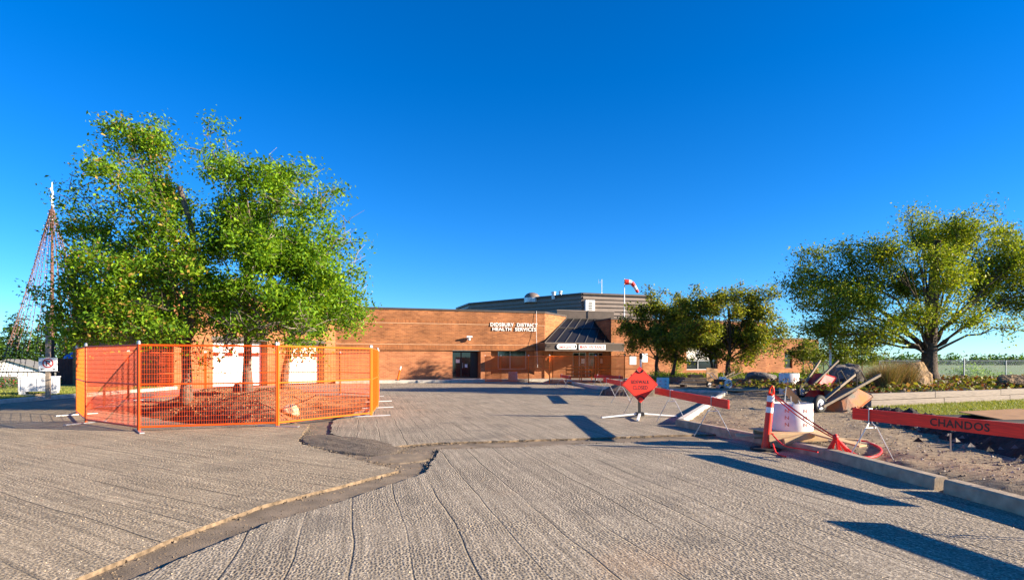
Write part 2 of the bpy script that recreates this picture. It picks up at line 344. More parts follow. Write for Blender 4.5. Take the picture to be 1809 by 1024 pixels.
def text_obj(name, txt, height, material, parent, origin, xdir, zdir, depth=0.0, width=None, mapf=None):
    """letters lying in the plane origin + xdir*x + zdir*y; depth > 0 makes them solid towards the viewer"""
    co, polys = text_mesh(txt, height, depth, width)
    o_, xd, zd = Vector(origin), Vector(xdir).normalized(), Vector(zdir).normalized(); n = xd.cross(zd)
    mb = MB()
    if mapf: mb.add([mapf(x, y) for x, y in co], polys)
    elif depth <= 0: mb.add([o_ + xd * x + zd * y for x, y in co], polys)
    else:
        k = len(co); fr = [o_ + xd * x + zd * y + n * depth for x, y in co]; bk = [o_ + xd * x + zd * y for x, y in co]
        cnt = {}
        for p in polys:
            for i in range(len(p)):
                a, b = p[i], p[(i + 1) % len(p)]; cnt[(a, b)] = 1
        side = [(a, b) for (a, b) in cnt if (b, a) not in cnt]
        mb.add(fr + bk, list(polys) + [(a, a + k, b + k, b) for a, b in side])
    return mb.build(name, material, parent)

# ------------------------------------------------------------------ ground
def sstep(x, a, b):
    t = np.clip((x - a) / (b - a), 0, 1); return t * t * (3 - 2 * t)
def vnoise(x, y, seed=0):
    """smooth value noise on arrays"""
    xi = np.floor(x).astype(int); yi = np.floor(y).astype(int); xf = x - xi; yf = y - yi
    def h(a, b):
        n = (a * 374761393 + b * 668265263 + seed * 1442695041) & 0x7fffffff
        n = ((n ^ (n >> 13)) * 1274126177) & 0x7fffffff
        return ((n ^ (n >> 16)) & 0xffff) / 65535.0
    u = xf * xf * (3 - 2 * xf); v = yf * yf * (3 - 2 * yf)
    return (h(xi, yi) * (1 - u) + h(xi + 1, yi) * u) * (1 - v) + (h(xi, yi + 1) * (1 - u) + h(xi + 1, yi + 1) * u) * v
def fbm(x, y, seed=0, oct=4):
    s = 0; a = 0.5
    for i in range(oct): s = s + a * vnoise(x * 2 ** i, y * 2 ** i, seed + i); a *= 0.5
    return s
def pil(pts, v):   # piecewise-linear lookup
    xs, ys = zip(*pts); return np.interp(v, xs, ys)
def inpoly(x, y, poly):
    ins = np.zeros(x.shape, bool); n = len(poly); j = n - 1
    for i in range(n):
        xi, yi = poly[i]; xj, yj = poly[j]
        c = ((yi > y) != (yj > y)) & (x < (xj - xi) * (y - yi) / (yj - yi + 1e-12) + xi); ins ^= c; j = i
    return ins
def grid_mesh(X, Y, Z, keep=None):
    nr, nc = X.shape; mb = MB(); mb.v = list(zip(X.ravel().tolist(), Y.ravel().tolist(), Z.ravel().tolist()))
    for i in range(nr - 1):
        for j in range(nc - 1):
            if keep is None or keep[i, j]: mb.f.append((i * nc + j, i * nc + j + 1, (i + 1) * nc + j + 1, (i + 1) * nc + j)); mb.m.append(0)
    return mb
def axis(lims):
    out = []
    for a, b, n in lims: out += list(np.linspace(a, b, n, endpoint=False))
    return np.array(out + [lims[-1][1]])
xs = axis([(-4000, -200, 8), (-200, -60, 10), (-60, 60, 40), (60, 200, 10), (200, 4000, 8)])
ys = axis([(-200, -20, 4), (-20, 80, 40), (80, 300, 12), (300, 7000, 12)])
GX, GY = np.meshgrid(xs, ys)
def ground_z(X, Y):
    left = sstep(-X, 26.5, 31) * sstep(Y, 33.5, 37) * 2.3
    right = sstep(X, 14, 26) * sstep(Y, 39, 60) * 2.4
    under = sstep(X, -17.5, -14) * sstep(-X, 1.5, 4.5) * sstep(Y, 8.5, 11.5) * sstep(-Y, -31, -28) * 0.75   # dug out under the tree island
    return -0.16 - np.maximum(np.maximum(left, right), under)
ground = grid_mesh(GX, GY, ground_z(GX, GY)).build('ground', M['field'], None, True); tag(ground, kind='structure')

def slab(name, poly, z1, z0, mats, kind='structure'):
    """flat piece with an outline: top face triangulated, cut edge all round (second material)"""
    bm = bmesh.new(); top = [bm.verts.new((x, y, z1)) for x, y in poly]; bot = [bm.verts.new((x, y, z0)) for x, y in poly]
    n = len(poly)
    for i in range(n):
        f = bm.faces.new((top[i], bot[i], bot[(i + 1) % n], top[(i + 1) % n])); f.material_index = 1
    es = [bm.edges.get((top[i], top[(i + 1) % n])) for i in range(n)]
    res = bmesh.ops.triangle_fill(bm, edges=es, use_beauty=True)
    for f in [x for x in res['geom'] if isinstance(x, bmesh.types.BMFace)]: f.material_index = 0
    bmesh.ops.recalc_face_normals(bm, faces=bm.faces[:])
    me = bpy.data.meshes.new(name); bm.to_mesh(me); bm.free()
    for m in mats: me.materials.append(m)
    o = bpy.data.objects.new(name, me); col.objects.link(o); tag(o, kind=kind); return o
def jitter(poly, step, amp, closed=False):
    """broken edge: subdivide a polyline and push points about"""
    out = []
    for i in range(len(poly) - (0 if closed else 1)):
        a = Vector(poly[i]); b = Vector(poly[(i + 1) % len(poly)]); L = (b - a).length; k = max(1, int(L / step))
        nrm = Vector((-(b - a).y, (b - a).x)); nrm = nrm / max(nrm.length, 1e-6)
        for q in range(k):
            p = a.lerp(b, q / k) + nrm * (random.uniform(-amp, amp) if (q or i) else 0); out.append((p.x, p.y))
    if not closed: out.append(tuple(poly[-1]))
    return out

# kerb face lines (foot of the kerb on the asphalt side)
K1 = [(2.0, 4.92), (5.54, 4.84), (7.0, 4.77), (8.6, 4.70), (10.2, 4.46), (11.8, 4.10), (13.35, 3.70)]
def kx(Y): return pil(K1 + [(26.0, 9.3), (31.0, 4.5), (42.0, 3.0)], Y)
GU = [(-3.35, 0.2), (-2.94, 3.93), (-2.78, 5.04), (-2.54, 6.0), (-2.04, 6.9), (-1.52, 7.9)]      # gutter, far edge
GL = [(-2.9, 0.2), (-2.56, 3.90), (-2.37, 4.70), (-2.19, 5.38), (-1.76, 6.2), (-1.12, 7.80)]       # gutter, near edge
ISL_FRONT = [(-4.72, 13.75), (-7.6, 13.8), (-11.5, 16.9), (-13.0, 18.0), (-13.8, 20.5)]
ISL_BACK = [(-13.8, 20.5), (-12.5, 24.0), (-8.0, 25.2), (-6.0, 24.4), (-4.6, 20.0), (-4.42, 14.5)]
A_TOP = [(-1.12, 7.80), (-1.23, 9.8), (-0.23, 9.95), (1.4, 10.45), (3.0, 10.85), (4.25, 11.1)]
lotA = [(-3.0, -6)] + jitter(GL, 0.07, 0.018) + jitter(A_TOP, 0.08, 0.03)[1:] + [(kx(y), y) for y in (10.2, 8.6, 7.0, 5.54, 2.0)] + [(4.95, -6)]
slab('asphalt_lot', lotA, 0.0, -0.12, [M['asphalt_a'], M['gutter']])
lotB = [(-3.9, -6)] + jitter(GU, 0.10, 0.010) + jitter([(-1.52, 7.9), (-1.66, 8.07), (-2.53, 9.04), (-3.7, 10.4), (-3.97, 10.9), (-4.72, 13.75)], 0.1, 0.025)[1:] \
    + jitter(ISL_FRONT, 0.25, 0.06)[1:] + [(-17.6, 20.5), (-17.6, -6)]
slab('asphalt_lot', lotB, 0.0, -0.12, [M['asphalt_b'], M['edge']])
lotC = [(-17.6, 20.5)] + jitter(ISL_BACK, 0.3, 0.05) + jitter([(-4.42, 14.5), (-3.68, 11.95), (-2.17, 9.9), (-1.92, 10.26), (-1.33, 10.6), (-0.26, 10.84), (1.63, 11.3), (3.3, 11.75), (4.1, 11.82)], 0.1, 0.025)[1:] \
    + [(3.72, 13.4), (9.3, 26.0), (4.5, 31.0), (3.4, 41.6), (-12.6, 38.6), (-17.6, 30.6)]
slab('asphalt_lot', lotC, 0.0, -0.12, [M['asphalt_a'], M['edge']])
gb = MB().add([(-5.2, -6, -0.035), (5.2, -6, -0.035), (5.2, 15, -0.035), (-5.2, 15, -0.035)], [(0, 1, 2, 3)]).build('gutter_bed', M['gutter']); tag(gb, kind='structure')

# spoil spread over the junction of the gutters
def heap(name, cx, cy, rx, ry, rz, h, mat_, label, cat, n=46, seed=3, rough=0.35, base=0.0, kind=None, group=None):
    u = np.linspace(-1, 1, n); U, V = np.meshgrid(u, u); rad = np.sqrt(U ** 2 + V ** 2)
    prof = np.clip(1 - rad, 0, 1) ** 0.8
    nz = fbm(U * 4 + seed, V * 4 - seed, seed, 5)
    Z = h * prof * (1 - rough + 2 * rough * nz) + (fbm(U * 11 + seed, V * 11, seed + 3, 3) - .45) * .035 * np.clip(1 - rad, 0, 1) + base
    Z = np.where(rad > 0.97 - 0.25 * fbm(U * 2.5 + 9, V * 2.5, seed + 5), base - 0.03, Z)
    X = cx + (U * rx * math.cos(rz) - V * ry * math.sin(rz)); Y = cy + (U * rx * math.sin(rz) + V * ry * math.cos(rz))
    keep = rad[:-1, :-1] < 1.02
    o = grid_mesh(X, Y, Z, keep).build(name, mat_, None, True); tag(o, label, cat, group, kind); return o
heap('dirt_spoil', -2.95, 10.55, 1.9, 0.75, math.atan2(-2.2, 1.9), 0.085, M['dirt'], 'low heap of dark dirt spilled across the gutter junction', 'dirt', seed=4, base=-0.03)
heap('dirt_spoil', -1.75, 9.0, 0.75, 0.5, 0.5, 0.04, M['gutter'], 'flattened tan mud in the hollow where the gutters meet', 'dirt', seed=8, base=-0.03)
heap('gravel_pile', 5.35, 25.6, 1.75, 1.2, 0.1, 0.8, M['dirt'], 'dark gravel pile behind the diamond sign', 'gravel pile', seed=14, rough=0.2)

def edge_pts(line, k, spread, z):
    out = []
    for _ in range(k):
        i = random.randrange(len(line) - 1); p = Vector(line[i]).lerp(Vector(line[i + 1]), random.random()); out.append((p.x + random.gauss(0, spread), p.y + random.gauss(0, spread), z))
    return out
# scattered loose bits (one mass of stone crumbs)
def crumbs(name, pts, smin, smax, mats, label, cat):
    mb = MB(); base = [(1, 0, -.4), (-.5, .87, -.4), (-.5, -.87, -.4), (0.1, 0, .8)]
    for x, y, z in pts:
        s = random.uniform(smin, smax); a = random.uniform(0, 6.28); q = random.uniform(.5, 1)
        mb.add([(x + s * (vx * math.cos(a) - vy * math.sin(a)), y + s * q * (vx * math.sin(a) + vy * math.cos(a)), z + s * .7 * vz + s * .2) for vx, vy, vz in base],
               [(0, 1, 3), (1, 2, 3), (2, 0, 3)], random.randrange(len(mats)))
    o = mb.build(name, mats); tag(o, label, cat, kind='stuff'); return o
pts = []
for _ in range(420):                 # along the gutter and the junction
    t = random.random(); i = random.randrange(len(GU) - 1)
    p = Vector(GU[i]).lerp(Vector(GL[i]), t).lerp(Vector(GU[i + 1]).lerp(Vector(GL[i + 1]), t), random.random()); pts.append((p.x, p.y, -0.035))
for _ in range(2600):
    x = random.gauss(-2.6, .8); y = 10.1 - (x + 2.4) * 0.95 + random.gauss(0, .35); pts.append((x, y, -0.02))
for _ in range(350): x = random.uniform(-1, 3.6); pts.append((x, random.gauss(10.45 + (x + 1) * .24, .25), -0.045))
crumbs('loose_grit', pts, 0.004, 0.015, [M['gutter'], M['dirt'], M['edge']], 'loose stone grit along the gutter', 'grit')

bits = edge_pts(GU, 160, .05, -.03) + edge_pts(GL, 260, .05, -.03) + edge_pts(A_TOP, 700, .09, -.02) + edge_pts([(-2.17, 9.9), (-1.33, 10.6), (-0.26, 10.84), (1.63, 11.3), (3.3, 11.75)], 700, .09, -.02) + edge_pts([(-1.52, 7.9), (-2.53, 9.04), (-3.7, 10.4), (-4.7, 13.7)], 500, .1, -.01)
crumbs('broken_asphalt', bits, 0.006, 0.026, [M['edge'], M['gutter'], M['dirt'], M['dirt']], 'crumbled asphalt bits along the cut pavement edges', 'rubble')
# loose stones all over the milled lot
xx_ = rng.uniform(-9, 4.5, 5000); yy_ = 3 + 9 * rng.random(5000) ** 1.3
ok_ = inpoly(xx_, yy_, lotA) | inpoly(xx_, yy_, lotB); crumbs('loose_stones', np.c_[xx_, yy_, 0 * xx_][ok_].tolist(), 0.003, 0.011, [M['stone_bit'], M['dirt'], M['rock_pale']], 'scattered loose chips of stone on the milled asphalt', 'gravel')

# tree island inside the orange fence: excavated edge, mulch mound
ISL = ISL_FRONT + ISL_BACK[1:]
n = 130; xs_ = np.linspace(-14.2, -4.2, n); ys_ = np.linspace(13.4, 25.6, n); IX, IY = np.meshgrid(xs_, ys_)
def isl_dist(x, y):
    d = np.full(x.shape, 99.0)
    for i in range(len(ISL)):
        a = np.array(ISL[i]); b = np.array(ISL[(i + 1) % len(ISL)]); ab = b - a
        t = np.clip(((x - a[0]) * ab[0] + (y - a[1]) * ab[1]) / (ab @ ab), 0, 1)
        d = np.minimum(d, np.hypot(x - a[0] - t * ab[0], y - a[1] - t * ab[1]))
    return np.where(inpoly(x, y, ISL), d, -d)
def island_z(x, y):
    d = isl_dist(x, y)
    trench = -0.46 * np.exp(-((d - 0.9) / 0.75) ** 2) * sstep(19.5 - y, 0, 3)
    mound = 0.50 * sstep(d, 1.3, 3.0)
    z = mound + trench + (fbm(x * 1.3, y * 1.3, 2, 5) - 0.5) * 0.28 * sstep(d, 0.1, 1.0) - 0.02
    return np.where(d < 0.02, -0.10, z)
IZ = island_z(IX, IY); keep = isl_dist(IX, IY)[:-1, :-1] > -0.25
imb = grid_mesh(IX, IY, IZ, keep); di_ = isl_dist(IX, IY) + (fbm(IX * 2, IY * 2, 31, 3) - .5) * 1.2; k_ = 0
for i in range(n - 1):
    for j in range(n - 1):
        if keep[i, j]: imb.m[k_] = 1 if (di_[i, j] < 1.75 and IY[i, j] < 19.5) else 0; k_ += 1
isl = imb.build('tree_island', [M['mulch'], M['trench']], None, True); tag(isl, kind='structure')
def isl_h(x, y): return float(island_z(np.array([x]), np.array([y]))[0])
pts = []
xx_ = rng.uniform(-13.8, -4.5, 14000); yy_ = rng.uniform(13.9, 25, 14000); ok_ = isl_dist(xx_, yy_) > np.where(rng.random(14000) < .93, 1.5, .2)
pts = np.c_[xx_, yy_, island_z(xx_, yy_)][ok_][:6500].tolist()
crumbs('wood_chips', pts, 0.012, 0.045, [M['mulch'], M['mulch'], M['edge'], M['card']], 'wood chips and clods on the mound under the fenced trees', 'mulch')

# gravel pad right of the kerb, black ridge, lawn, raised bed
SL = [(0.5, 6.9), (2, 7.0), (8.4, 7.35), (10.5, 7.85), (13.9, 8.8), (17.0, 10.0), (17.8, 10.75), (28.0, 13.2), (32.0, 12.7), (36.5, 9.4), (42.0, 9.0)]
yy = np.concatenate([np.linspace(0.5, 16, 190), np.linspace(16.1, 41.5, 110)]); tt = np.linspace(0, 1, 60)
YY, TT = np.meshgrid(yy, tt, indexing='ij'); LX = kx(YY) + 0.14; RX = pil(SL, YY); XX = LX + (RX - LX) * TT
def gravel_z(x, y):
    edge = x - (kx(y) + 0.14)
    z = 0.035 + 0.06 * sstep(edge, 0.25, 1.2) + (fbm(x * 2.2, y * 2.2, 5, 5) - .5) * 0.10
    return z - 0.05 * np.exp(-((edge - 0.3) / 0.2) ** 2) * (y < 14)
gp = grid_mesh(XX, YY, gravel_z(XX, YY)).build('gravel_pad', M['gravel'], None, True); tag(gp, kind='structure')
def grav_h(x, y): return float(gravel_z(np.array([x]), np.array([y]))[0])
pts = []
for _ in range(5200):
    y = 2 + 24 * random.random() ** 1.6; a, b = float(kx(y)) + .16, float(pil(SL, y)); x = random.uniform(a, b); pts.append((x, y, 0))
q_ = np.array(pts); q_[:, 2] = gravel_z(q_[:, 0], q_[:, 1]); pts = q_.tolist()
crumbs('gravel', pts, 0.008, 0.03, [M['stone_bit'], M['gravel'], M['dirt']], 'loose gravel over the pad behind the kerb', 'gravel')
# ridge of dug topsoil
yy = np.linspace(2, 16.6, 220); tt = np.linspace(-1, 1, 26); YY, TT = np.meshgrid(yy, tt, indexing='ij')
XX = pil(SL, YY) + 0.28 + TT * 0.55
ZZ = 0.05 + 0.30 * np.clip(1 - np.abs(TT) ** 1.5, 0, 1) * (0.25 + 1.3 * fbm(XX * 2.6, YY * 2.6, 9, 5)) * (1 - sstep(YY, 14.5, 16.5))
ridge = grid_mesh(XX, YY, ZZ).build('topsoil_ridge', M['soil'], None, False); tag(ridge, 'ridge of freshly dug black topsoil along the lawn edge', 'soil', kind='stuff')
pts = [(float(pil(SL, y)) + .28 + random.gauss(0, .4), y, 0.14 + random.uniform(-.04, .1)) for y in [random.uniform(4, 16) for _ in range(900)]]
crumbs('soil_clods', pts, 0.02, 0.085, [M['soil'], M['soil'], M['rock_grey']], 'clods tumbled off the black topsoil ridge', 'soil')
TW0, TW1 = Vector((10.8, 17.7)), Vector((18.35, 21.1)); TWD = (TW1 - TW0).normalized(); TW2 = TW0 + TWD * 26
lawn_poly = [(7.4, 0.5), (7.75, 8.4), (8.2, 10.5), (9.1, 13.9), (10.3, 17.0), (10.85, 17.62), (TW2.x, TW2.y - .1), (45, TW2.y), (45, 0.5)]
def lawn_z(x, y): return 0.10 + 0.0 * x
lw = slab('lawn', lawn_poly, 0.10, -0.1, [M['lawn'], M['soil']])
def grass(name, pts, h, wdt, cols, label, spread=0.5, parent=None):
    n = len(pts); P = np.array(pts); a = rng.uniform(0, 6.28, n); hh = h * rng.uniform(.5, 1.2, n); lean = rng.normal(0, spread, (n, 2)) * hh[:, None]
    dx = np.cos(a) * wdt / 2; dy = np.sin(a) * wdt / 2
    V = np.empty((n, 3, 3)); V[:, 0] = P + np.c_[-dx, -dy, 0 * dx]; V[:, 1] = P + np.c_[dx, dy, 0 * dx]; V[:, 2] = P + np.c_[lean, hh]
    me = bpy.data.meshes.new(name); me.from_pydata(V.reshape(-1, 3).tolist(), [], np.arange(3 * n).reshape(-1, 3).tolist())
    C = np.array(cols)[rng.integers(0, len(cols), n)] * rng.uniform(.75, 1.25, (n, 1))
    at = me.attributes.new('tint', 'FLOAT_COLOR', 'POINT'); at.data.foreach_set('color', np.repeat(np.c_[C, np.ones(n)], 3, 0).ravel())
    me.materials.append(M['grassleaf']); o = bpy.data.objects.new(name, me); col.objects.link(o)
    if parent is not None: o.parent = parent
    elif label: tag(o, label, 'grass', kind='stuff')
    return o
P = []
xx_ = rng.uniform(7.3, 26, 150000); yy_ = rng.uniform(5, 24, 150000); ok_ = (xx_ / yy_ < .95) & inpoly(xx_, yy_, lawn_poly)
P = np.c_[xx_[ok_], yy_[ok_], 0 * yy_[ok_] + .10][:48000]
GR = [(0.23, 0.27, 0.035), (0.29, 0.30, 0.055), (0.15, 0.21, 0.03), (0.34, 0.30, 0.09)]
grass('lawn_grass', P, 0.075, 0.016, GR, 'short sunlit grass on the lawn below the timber wall', 0.6)
# raised planting bed
bed_poly = [(TW0.x + .06, TW0.y + .12), (TW2.x, TW2.y + .05), (45, 31), (45, 35.6), (24, 35.6), (24, 49.5), (9.2, 45.6), (9.55, 36.6), (12.85, 32.1), (13.3, 28.0)]
slab('planting_bed', bed_poly, 0.46, -0.15, [M['soil'], M['soil']])
BZ = 0.46
# left verge
slab('grass_verge', [(-17.85, -6), (-17.85, 31.0), (-18.2, 31.2), (-24.9, 34.6), (-33, 33.6), (-60, 30), (-60, -6)], 0.10, -0.2, [M['lawn'], M['soil']])
P = []
for _ in range(16000):
    y = random.uniform(18, 31); x = -17.9 - random.expovariate(.35); P.append((x, y, 0.10))
grass('verge_grass', P, 0.08, 0.022, GR, 'grass on the verge around the no parking sign', 0.6)
# narrow concrete walk along the building front
UD = Vector((0.956, 0.292)); ND = Vector((0.292, -0.956))
C1 = Vector((-12.4, 41.36)); C2 = Vector((2.54, 45.93))
walk = [C1 + ND * 0.0, C1 + ND * 1.6, C1 + UD * 15.6 + ND * 1.6, Vector((3.6, 40.6)), Vector((9.2, 41.5)), Vector((9.2, 48)), C2 + Vector((3, 3))]
slab('sidewalk', [(p.x, p.y) for p in walk], 0.13, -0.1, [M['concrete'], M['concrete']])

# ------------------------------------------------------------------ kerbs
def kerb(name, pts, wdt, hgt, mat_, label, group, side=1, bevel=0.02):
    """extruded profile along a line, width to the given side"""
    mb = MB(); prof = [(0, -0.1), (0.012, hgt - .02), (0.03, hgt), (wdt - .015, hgt), (wdt, hgt - .015), (wdt, -0.1)]
    P = [Vector(p) for p in pts]; k = len(prof)
    for i, p in enumerate(P):
        d = (P[min(i + 1, len(P) - 1)] - P[max(i - 1, 0)]).normalized(); nr = Vector((d.y, -d.x)) * side
        for a, z in prof: mb.v.append((p.x + nr.x * a, p.y + nr.y * a, z))
    for i in range(len(P) - 1):
        for q in range(k): mb.f.append((i * k + q, i * k + (q + 1) % k, (i + 1) * k + (q + 1) % k, (i + 1) * k + q)); mb.m.append(0)
    mb.f += [tuple(range(k))[::-1], tuple((len(P) - 1) * k + q for q in range(k))]; mb.m += [0, 0]
    bm = bmesh.new(); me = mb.mesh(name, mat_); bm.from_mesh(me); bmesh.ops.recalc_face_normals(bm, faces=bm.faces[:]); bm.to_mesh(me); bm.free()
    o = bpy.data.objects.new(name, me); col.objects.link(o); tag(o, label, 'kerb', group); return o
kerb('kerb', [(kx(y), y) for y in np.linspace(6.68, 13.35, 16)], 0.17, 0.15, M['concrete_old'], 'long curving concrete kerb behind the orange delineator post', 'kerbs', 1)
kerb('kerb', [(kx(y), y) for y in np.linspace(1.6, 6.55, 8)], 0.17, 0.15, M['concrete_old'], 'nearest kerb piece past the gap, at the picture corner', 'kerbs', 1)
kerb('kerb', [(3.78, 13.52), (6.6, 19.8), (9.3, 25.9)], 0.17, 0.15, M['concrete'], 'pale new kerb running back from the barricade, sunlit on top', 'kerbs', 1)
kerb('kerb', [(9.32, 26.15), (7.0, 28.6), (4.5, 31.1), (3.5, 40.8)], 0.17, 0.15, M['concrete'], 'far kerb in shade leading towards the main entrance', 'kerbs', 1)
kerb('kerb', [(-17.6, 19.6), (-17.6, 31.0)], 0.22, 0.15, M['concrete'], 'bare concrete kerb between the asphalt and the grass verge', 'kerbs', -1)
kerb('kerb', [(-17.6, -2), (-17.6, 19.52)], 0.22, 0.15, M['yellow_kerb'], 'worn yellow painted kerb by the grass verge', 'kerbs', -1)

# ------------------------------------------------------------------ timber retaining walls
def timber_wall(a, b, z0, rows, th, mat_, name, label, cap_len=2.4, wdt=0.2):
    a = Vector(a); b = Vector(b); L = (b - a).length; d = (b - a) / L; ang = math.atan2(d.y, d.x)
    t = thing(name, label, 'retaining wall', (a.x, a.y, 0), ang)
    for r_ in range(rows):
        s = -random.uniform(0, 1.2)
        while s < L:
            e = min(L, s + cap_len * random.uniform(.9, 1.15)); s0 = max(0, s)
            if e - s0 > .15:
                o = MB().box(((e - s0) / 2, 0, 0), (e - s0 - .008, wdt + random.uniform(-.008, .008), th - .008)).build('timber', mat_, t, bevel=0.012)
                o.location = (s0, wdt / 2 + random.uniform(-.006, .006), z0 + th * (r_ + .5)); o.rotation_euler = (0, random.uniform(-.003, .003), 0)
            s = e
    return t
timber_wall(TW0, TW0 + TWD * 24, 0.08, 2, 0.205, M['timber'], 'timber_wall', 'sunlit grey timber retaining wall along the lawn', 3.6)
timber_wall((13.3, 28.0), TW0 + Vector((-.03, .22)), 0.0, 3, 0.165, M['timber_dark'], 'timber_wall', 'dark timber bed edge behind the wheelbarrows')
timber_wall((12.8, 32.1), (13.3, 28.05), 0.0, 3, 0.165, M['timber_dark'], 'timber_wall', 'short dark timber return near the tall card tube')
timber_wall((9.5, 36.6), (12.75, 32.15), 0.0, 3, 0.165, M['timber_dark'], 'timber_wall', 'dark timber bed edge under the two round trees')
timber_wall((9.2, 43.0), (9.5, 36.7), 0.0, 3, 0.165, M['timber_dark'], 'timber_wall', 'dark timber bed edge beside the main entrance')

# ------------------------------------------------------------------ hospital building
bld = thing('hospital_building', 'long low brick hospital with glazed entrance and ribbed roof penthouse', 'building', (0, 0, 0))
H = 5.2
def V3(p, z): return (p.x, p.y, z)
class Wall:
    """vertical wall from p along d, thickness behind the face; local s (along), z, depth q (into the wall)"""
    def __init__(s, p, d): s.p = Vector(p); s.d = Vector(d).normalized(); s.n = Vector((s.d.y, -s.d.x))
    def pt(s, a, z, q=0.0): r_ = s.p + s.d * a - s.n * q; return (r_.x, r_.y, z)
    def box(s, mb, a0, a1, z0, z1, q0, q1, mi=0):
        vs = [s.pt(a, z, q) for a in (a0, a1) for q in (q0, q1) for z in (z0, z1)]
        return mb.add(vs, [(0, 1, 3, 2), (4, 6, 7, 5), (0, 4, 5, 1), (2, 3, 7, 6), (0, 2, 6, 4), (1, 5, 7, 3)], mi)
    def panel(s, mb, a0, a1, z0, z1, q0, q1, holes):
        """wall with rectangular holes (a0,a1,z0,z1), holes sorted along a and not overlapping"""
        x = a0
        for (h0, h1, k0, k1) in sorted(holes):
            if h0 > x: s.box(mb, x, h0, z0, z1, q0, q1)
            if k0 > z0: s.box(mb, h0, h1, z0, k0, q0, q1)
            if k1 < z1: s.box(mb, h0, h1, k1, z1, q0, q1)
            x = h1
        if x < a1: s.box(mb, x, a1, z0, z1, q0, q1)
def fixn(o):
    bm = bmesh.new(); bm.from_mesh(o.data); bmesh.ops.recalc_face_normals(bm, faces=bm.faces[:]); bm.to_mesh(o.data); bm.free(); return o
def wp(wl, name, mat_, parent, *boxes):
    mb = MB()
    for b in boxes: wl.box(mb, *b)
    return fixn(mb.build(name, mat_, parent))

WM = Wall(C1, UD)                       # main front
LM = (C2 - C1).length                   # 15.6
def s_at(wl, px):                       # distance along a wall that shows at a photo column
    t = (px - 904.5) / F; return (t * wl.p.y - wl.p.x) / (wl.d.x - t * wl.d.y)
DR0, DR1 = s_at(WM, 800), s_at(WM, 850)
WN0, WN1 = s_at(WM, 868), s_at(WM, 945)
ZB = 2.28                               # underside of the projecting upper wall
# lower wall (set back 0.12 under the projecting band)
mb = MB(); WM.panel(mb, 0, LM, -0.1, ZB, 0.12, 0.5, [(DR0, DR1, -0.1, ZB), (WN0, WN1, 0.42, ZB)])
fixn(mb.build('wall', M['brick_low'], bld))
mb = MB(); WM.box(mb, 0, LM, ZB, H, 0, 0.5); fixn(mb.build('wall', M['brick'], bld))
for z0, z1 in ((ZB + .06, ZB + .36), (4.28, 4.58)):
    wp(WM, 'soldier_course', M['brick_band'], bld, (0, LM + .012, z0, z1, -0.012, 0.0))
for z in (ZB + .40, 4.22):
    wp(WM, 'ledge', M['ledge'], bld, (0, LM + .02, z, z + .045, -0.025, 0.0))
wp(WM, 'parapet_cap', M['cap'], bld, (-.05, LM + .04, H, H + .14, -0.05, 0.55))
# staff door recess
QD = 1.1
wp(WM, 'recess', M['brick_low'], bld, (DR0 - .02, DR0 + .003, -.1, ZB - .002, .5, QD)); wp(WM, 'recess', M['brick_low'], bld, (DR1 - .003, DR1 + .02, -.1, ZB - .002, .5, QD))
d = wp(WM, 'door', M['glass'], bld, (DR0 + .05, DR0 + 1.62, 0.13, 2.2, QD, QD + .05))
wp(WM, 'frame', M['frame_dark'], d, (DR0, DR0 + .07, .13, ZB, QD - .06, QD), (DR0 + .82, DR0 + .90, .13, 2.2, QD - .04, QD), (DR0 + 1.6, DR1, .13, ZB, QD - .05, QD + .06), (DR0 + .07, DR0 + 1.6, 2.14, ZB, QD - .05, QD), (DR0 + .07, DR0 + 1.6, .13, .3, QD - .03, QD))
wp(WM, 'handle', M['galv'], d, (DR0 + .95, DR0 + .98, .95, 1.35, QD - .1, QD - .07))
wp(WM, 'notice', M['white_sign'], d, (DR0 + .45, DR0 + .75, 1.35, 1.62, QD - .012, QD - .002))
wp(WM, 'notice', M['white_sign'], d, (DR0 + 1.15, DR0 + 1.35, 1.0, 1.25, QD - .012, QD - .002))
wp(WM, 'step', M['concrete'], bld, (DR0 - .1, DR1 + .1, -.05, .16, .02, QD + .1))
# window recess with sloping brick sill
QW = 0.9
wd = wp(WM, 'window', M['frame_alu'], bld, (WN0 + .75, WN0 + .81, .85, ZB, QW - .05, QW + .06), (WN1 - .5, WN1 - .44, .85, ZB, QW - .05, QW + .06), (WN0 + .81, WN1 - .5, .85, .93, QW - .05, QW + .06), (WN0 + 1.72, WN0 + 1.77, .93, ZB, QW - .05, QW + .05))
wp(WM, 'pane', M['glass'], wd, (WN0 + .81, WN0 + 1.72, .93, ZB, QW, QW + .03)); wp(WM, 'pane', M['glass'], wd, (WN0 + 1.77, WN1 - .5, .93, ZB, QW, QW + .03))
wp(WM, 'blind', M['blind'], wd, (WN0 + .83, WN1 - .52, 1.75, ZB - .02, QW + .06, QW + .07))
for a0, a1, q0, q1 in ((WN0, WN0 + .75, .5, QW), (WN1 - .44, WN1, .5, QW)):
    mb = MB(); mb.add([WM.pt(a0 if a0 == WN0 else a1, z, .5) for z in (.3, ZB)] + [WM.pt(a1 if a0 == WN0 else a0, z, QW) for z in (.3, ZB)], [(0, 1, 3, 2)]); fixn(mb.build('recess', M['brick_low'], bld))
mb = MB(); mb.add([WM.pt(WN0, .42, .12), WM.pt(WN1, .42, .12), WM.pt(WN1 - .44, .86, QW), WM.pt(WN0 + .75, .86, QW)], [(0, 1, 2, 3)]); mb.build('sill', M['brick_low'], bld)
wp(WM, 'recess', M['frame_dark'], bld, (WN0, WN1, ZB - .03, ZB - .004, .12, QW + .1), (WN0 - .3, WN1 + .3, .0, ZB, QW + .6, QW + .62))
wp(WM, 'floor_slab', M['concrete_old'], bld, (0.3, LM - .3, -.1, -.02, .6, 6))
